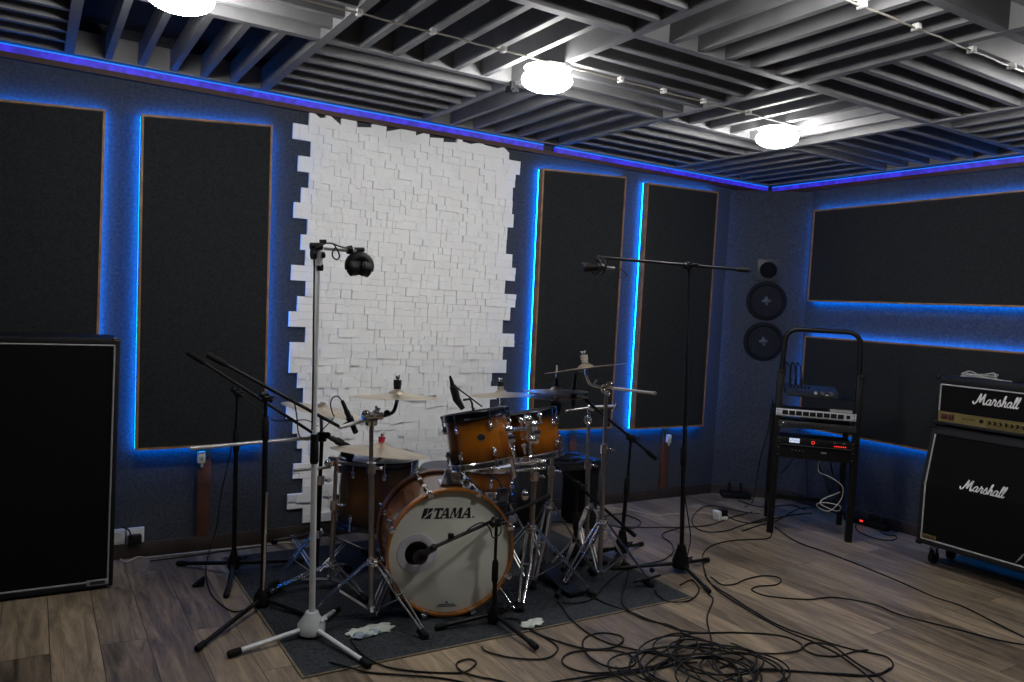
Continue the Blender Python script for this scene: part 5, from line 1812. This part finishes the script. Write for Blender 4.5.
px_cable('pale cord running along the left baseboard to the white outlet', [(118, 549), (121, 560), (127, 562), (136, 556), (146, 557.5), (160, 556), (190, 553), (225, 549.5), (262, 545.5), (300, 541.5), (322, 539)], 0.004, 'cord_ivory')
px_cable('pale cord on the floor behind the kit leading to white adapter', [(575, 520), (592, 512), (612, 508.5), (630, 510), (655, 515.5), (675, 514), (700, 513), (714, 514)], 0.004, 'cord_ivory')
px_cable('thin dark cord along the wall below the pale cord at left', [(150, 561), (190, 556), (225, 551), (262, 546), (300, 541)], 0.0035)
cable('floor_cable', 'cable hanging off the farther left stand and curling to the nearer', [at(236, 410, yA + 0.03), at(232, 445, yA + 0.04), at(222, 490, yA + 0.02), at(216, 530, yA), fl(211, 545, 0.06), fl(207, 560, 0.012), fl(206, 575, 0.006), fl(212, 595, 0.005), fl(232, 611, 0.005), fl(250, 608, 0.006)], 0.003)
px_cable('cable from pale cloth around right foot of white stand to frame bottom', [(348, 633), (358.5, 650.7), (381, 665), (411.8, 671), (452.8, 673), (467, 671), (476, 663), (469, 659), (457, 663), (461, 671), (479.5, 677), (496, 680), (540, 692)])
px_cable('cable along mat edge passing under white stand foot', [(330, 662), (345, 666), (366.7, 672), (401.5, 675), (442.5, 678.4), (500, 690)])
px_cable('cable looping in front of low bass drum stand', [(481.5, 646.6), (487.7, 651.8), (514, 658), (545.6, 658.5), (558, 648.7), (549.7, 640.5), (535, 632), (519, 620), (504.6, 618), (496, 617)])
px_cable('cable making two round loops on the planks ahead of mat', [(519, 621), (535, 632.5), (562, 642.5), (586.6, 648.7), (611, 647.7), (623.5, 640.5), (617.4, 634.7), (599, 633), (584.6, 638.4), (583.6, 648.7), (595, 661), (615, 668), (632, 666), (635, 659), (621.5, 651.8), (595, 649.7), (570, 652.8), (562, 661), (572, 669), (595, 673), (623.5, 671), (648, 667), (664.6, 663)])
px_cable('cable leaving small stand foot and crossing to big pile', [(558, 601), (562, 606), (570, 618), (586.6, 632), (607, 642.5), (640, 650.7), (664.6, 656), (692, 657)])
px_cable('cable arc on the mat between two stand feet', [(562, 602), (576, 603), (593, 598), (607, 583), (621.5, 571.5), (632, 566)])
px_cable('cable dropping across mat from the right stand into the pile', [(623.5, 556), (628.7, 573), (621.5, 597), (627.7, 609.7), (644, 619), (668.7, 625), (682, 632), (683, 640), (664.6, 650.7), (648, 663), (644, 673), (654, 683)])
px_cable('cable sweeping from cymbal stand foot over mat corner', [(590.7, 596), (607, 603.6), (631.8, 612.5), (656, 622), (691, 632), (738, 632.5), (779, 635.4), (799.6, 643), (799.6, 650), (776, 653.6), (746.8, 653), (741, 659), (720, 668)])
px_cable('long cable from the rack to the right frame edge below amplifier', [(775, 527), (796.6, 541.6), (826, 552), (867, 568), (905, 584), (935, 597), (962, 606), (1000, 625), (1032, 641)])
px_cable('cable wiggling across open floor to the lower right edge', [(711, 577), (722, 584.5), (735, 584), (745.5, 579.4), (762, 575.8), (777, 577), (781, 581), (775, 585), (758, 586.3), (752, 590), (767.7, 596), (806.6, 599.4), (834, 597.4), (873, 604), (901, 615), (956, 629), (1003, 641), (1034, 646)])
px_cable('cable from the rack foot round the big boom stand', [(772, 533), (767, 538.6), (738, 540), (714.5, 544.5), (702.8, 554.8), (705.7, 574), (711.6, 584), (732, 597), (752.6, 610.5), (782, 626.6), (820, 640), (855, 650), (884.6, 656), (893, 664.8), (884.6, 672), (861, 676), (826, 673.5), (767, 669), (740, 672)])
px_cable('cable running beside the one round the big boom stand', [(705, 575), (716, 589), (735, 602), (757, 615.5), (786, 631), (814, 642), (837.7, 654), (861, 670.6), (876, 684)])
px_cable('cable with narrow loop at the lower right of the pile', [(895, 690), (879, 676.5), (855, 662), (832, 645.7), (811, 642.8), (804, 648.6), (817, 655), (838, 656), (855, 651.5), (868, 650)])
px_cable('cable from a leg of the big boom stand into the pile', [(708, 594), (713, 600), (707, 618), (711.6, 641), (713, 668)])
px_cable('straight cable across floor behind the big boom stand', [(628, 527), (650, 527.4), (683, 527), (709.6, 525), (729, 518), (752, 512)])
px_cable('cable loop on the floor around white adapter', [(770, 517), (740, 526), (727, 530.5), (709.6, 532), (697, 528.5), (692, 519.7), (699, 509.5), (709.6, 505.5), (722, 507), (738, 511), (760, 514)])
px_cable('cable twisting beside hub of the big boom stand', [(683, 527), (672, 530), (664, 533), (663, 537), (671, 543), (673.5, 551), (668, 557), (660, 561), (640, 565)])
px_cable('cable on floor near the foot of the big boom stand', [(680, 585), (692, 580), (699, 590), (690, 600), (672, 602), (660, 597), (655, 590)])
px_cable('cable from the white adapter toward the rack', [(722, 512), (735, 520), (752, 523), (772, 519), (792, 515), (812, 513)])
px_cable('cable crossing under the rack to the corner', [(742, 531), (760, 525), (778, 520), (798, 509), (820, 508), (846, 514)])
px_cable('cable curling between rack and red-lit power strip', [(897, 532), (886, 528), (880, 530), (884, 534), (896, 536), (893, 540), (876, 538.6), (858, 531), (856, 524), (864, 519), (872, 521)])
px_cable('cable along base of the corner loudspeaker', [(738, 500), (752, 505), (768, 507), (790, 505), (806, 510)])
px_cable('cable snaking on the floor behind the right stands', [(598, 518), (620, 514), (640, 521), (634, 528), (618, 527), (602, 523)])
px_cable('cable behind hi-hat foot across the bare floor', [(512, 527), (540, 523), (566, 522), (590, 527), (610, 531)])

# the big pile of cable at the bottom edge: several coils thrown on each other
COILS = ((690, 668, 0.26, 0.24, 3, 'outermost coil of the big cable pile at the bottom edge'), (715, 662, 0.20, 0.19, 3, 'coil at the back of the big cable pile'),
         (745, 672, 0.17, 0.18, 3, 'coil at the right end of the big cable pile'), (655, 674, 0.17, 0.19, 2, 'coil at the left end of the big cable pile'),
         (705, 680, 0.22, 0.17, 3, 'coil nearest the viewer in the big cable pile'), (682, 655, 0.15, 0.10, 2, 'small flat coil behind the big cable pile'))
for ci, (px, py, rx, ry, turns, lab) in enumerate(COILS):
    c = fl(px, py, 0)
    pts = []
    N_ = turns * 11
    for k in range(N_):
        a = 2 * PI * k / 11 + ci
        j = 1 - 0.16 * (0.5 + 0.5 * math.sin(k * 0.63 + ci)) - 0.12 * (k / N_) - 0.03 * CZ.random()
        pts.append(c + V((rx * j * math.cos(a) + 0.05 * math.sin(k * 0.21 + ci), ry * j * math.sin(a) + 0.04 * math.cos(k * 0.17), 0.006 + ci * 0.004 + 0.018 * (0.5 + 0.5 * math.sin(k * 0.9 + ci)))))
    cable('cable_coil', lab, pts, 0.0038, n=5)
px_cable('cable trailing left out of the pile to the frame bottom', [(690, 659), (660, 668), (620, 673), (585, 677), (548, 683), (520, 690)])
px_cable('second cable trailing left beside the first out of the pile', [(668, 662), (640, 672), (606, 677), (575, 684), (560, 692)])
px_cable('cable straight from pile to the round loop at lower right', [(700, 650), (735, 668), (790, 671), (845, 674), (875, 675.5), (890, 668)])

# ------------------------------------------------- what belongs together
GROUPS = {'cymbal_stand': 'cymbal stands of the drum kit', 'cymbal': 'cymbals of the drum kit', 'microphone_stand': 'microphone stands around the drum kit', 'rack_tom': 'rack toms of the drum kit',
          'microphone': 'slim black microphones on the booms', 'clip_microphone': 'clip-on drum microphones', 'floor_cable': 'cables lying on the floor', 'cable_coil': 'coils of the big cable pile',
          'microphone_cable': 'cables hanging on the microphone stands', 'headphone_cable': 'leads of the headphones', 'rack_lead': 'leads hanging from the rack', 'cleaning_cloth': 'cloths on the floor mat',
          'led_controller': 'white switch boxes under the panels', 'cable_conduit': 'cable conduits under the slats'}
for o in list(bpy.data.objects):
    if o.parent is None and 'label' in o and 'group' not in o:
        k = o.name.split('.')[0]
        if k in GROUPS:
            o['group'] = GROUPS[k]
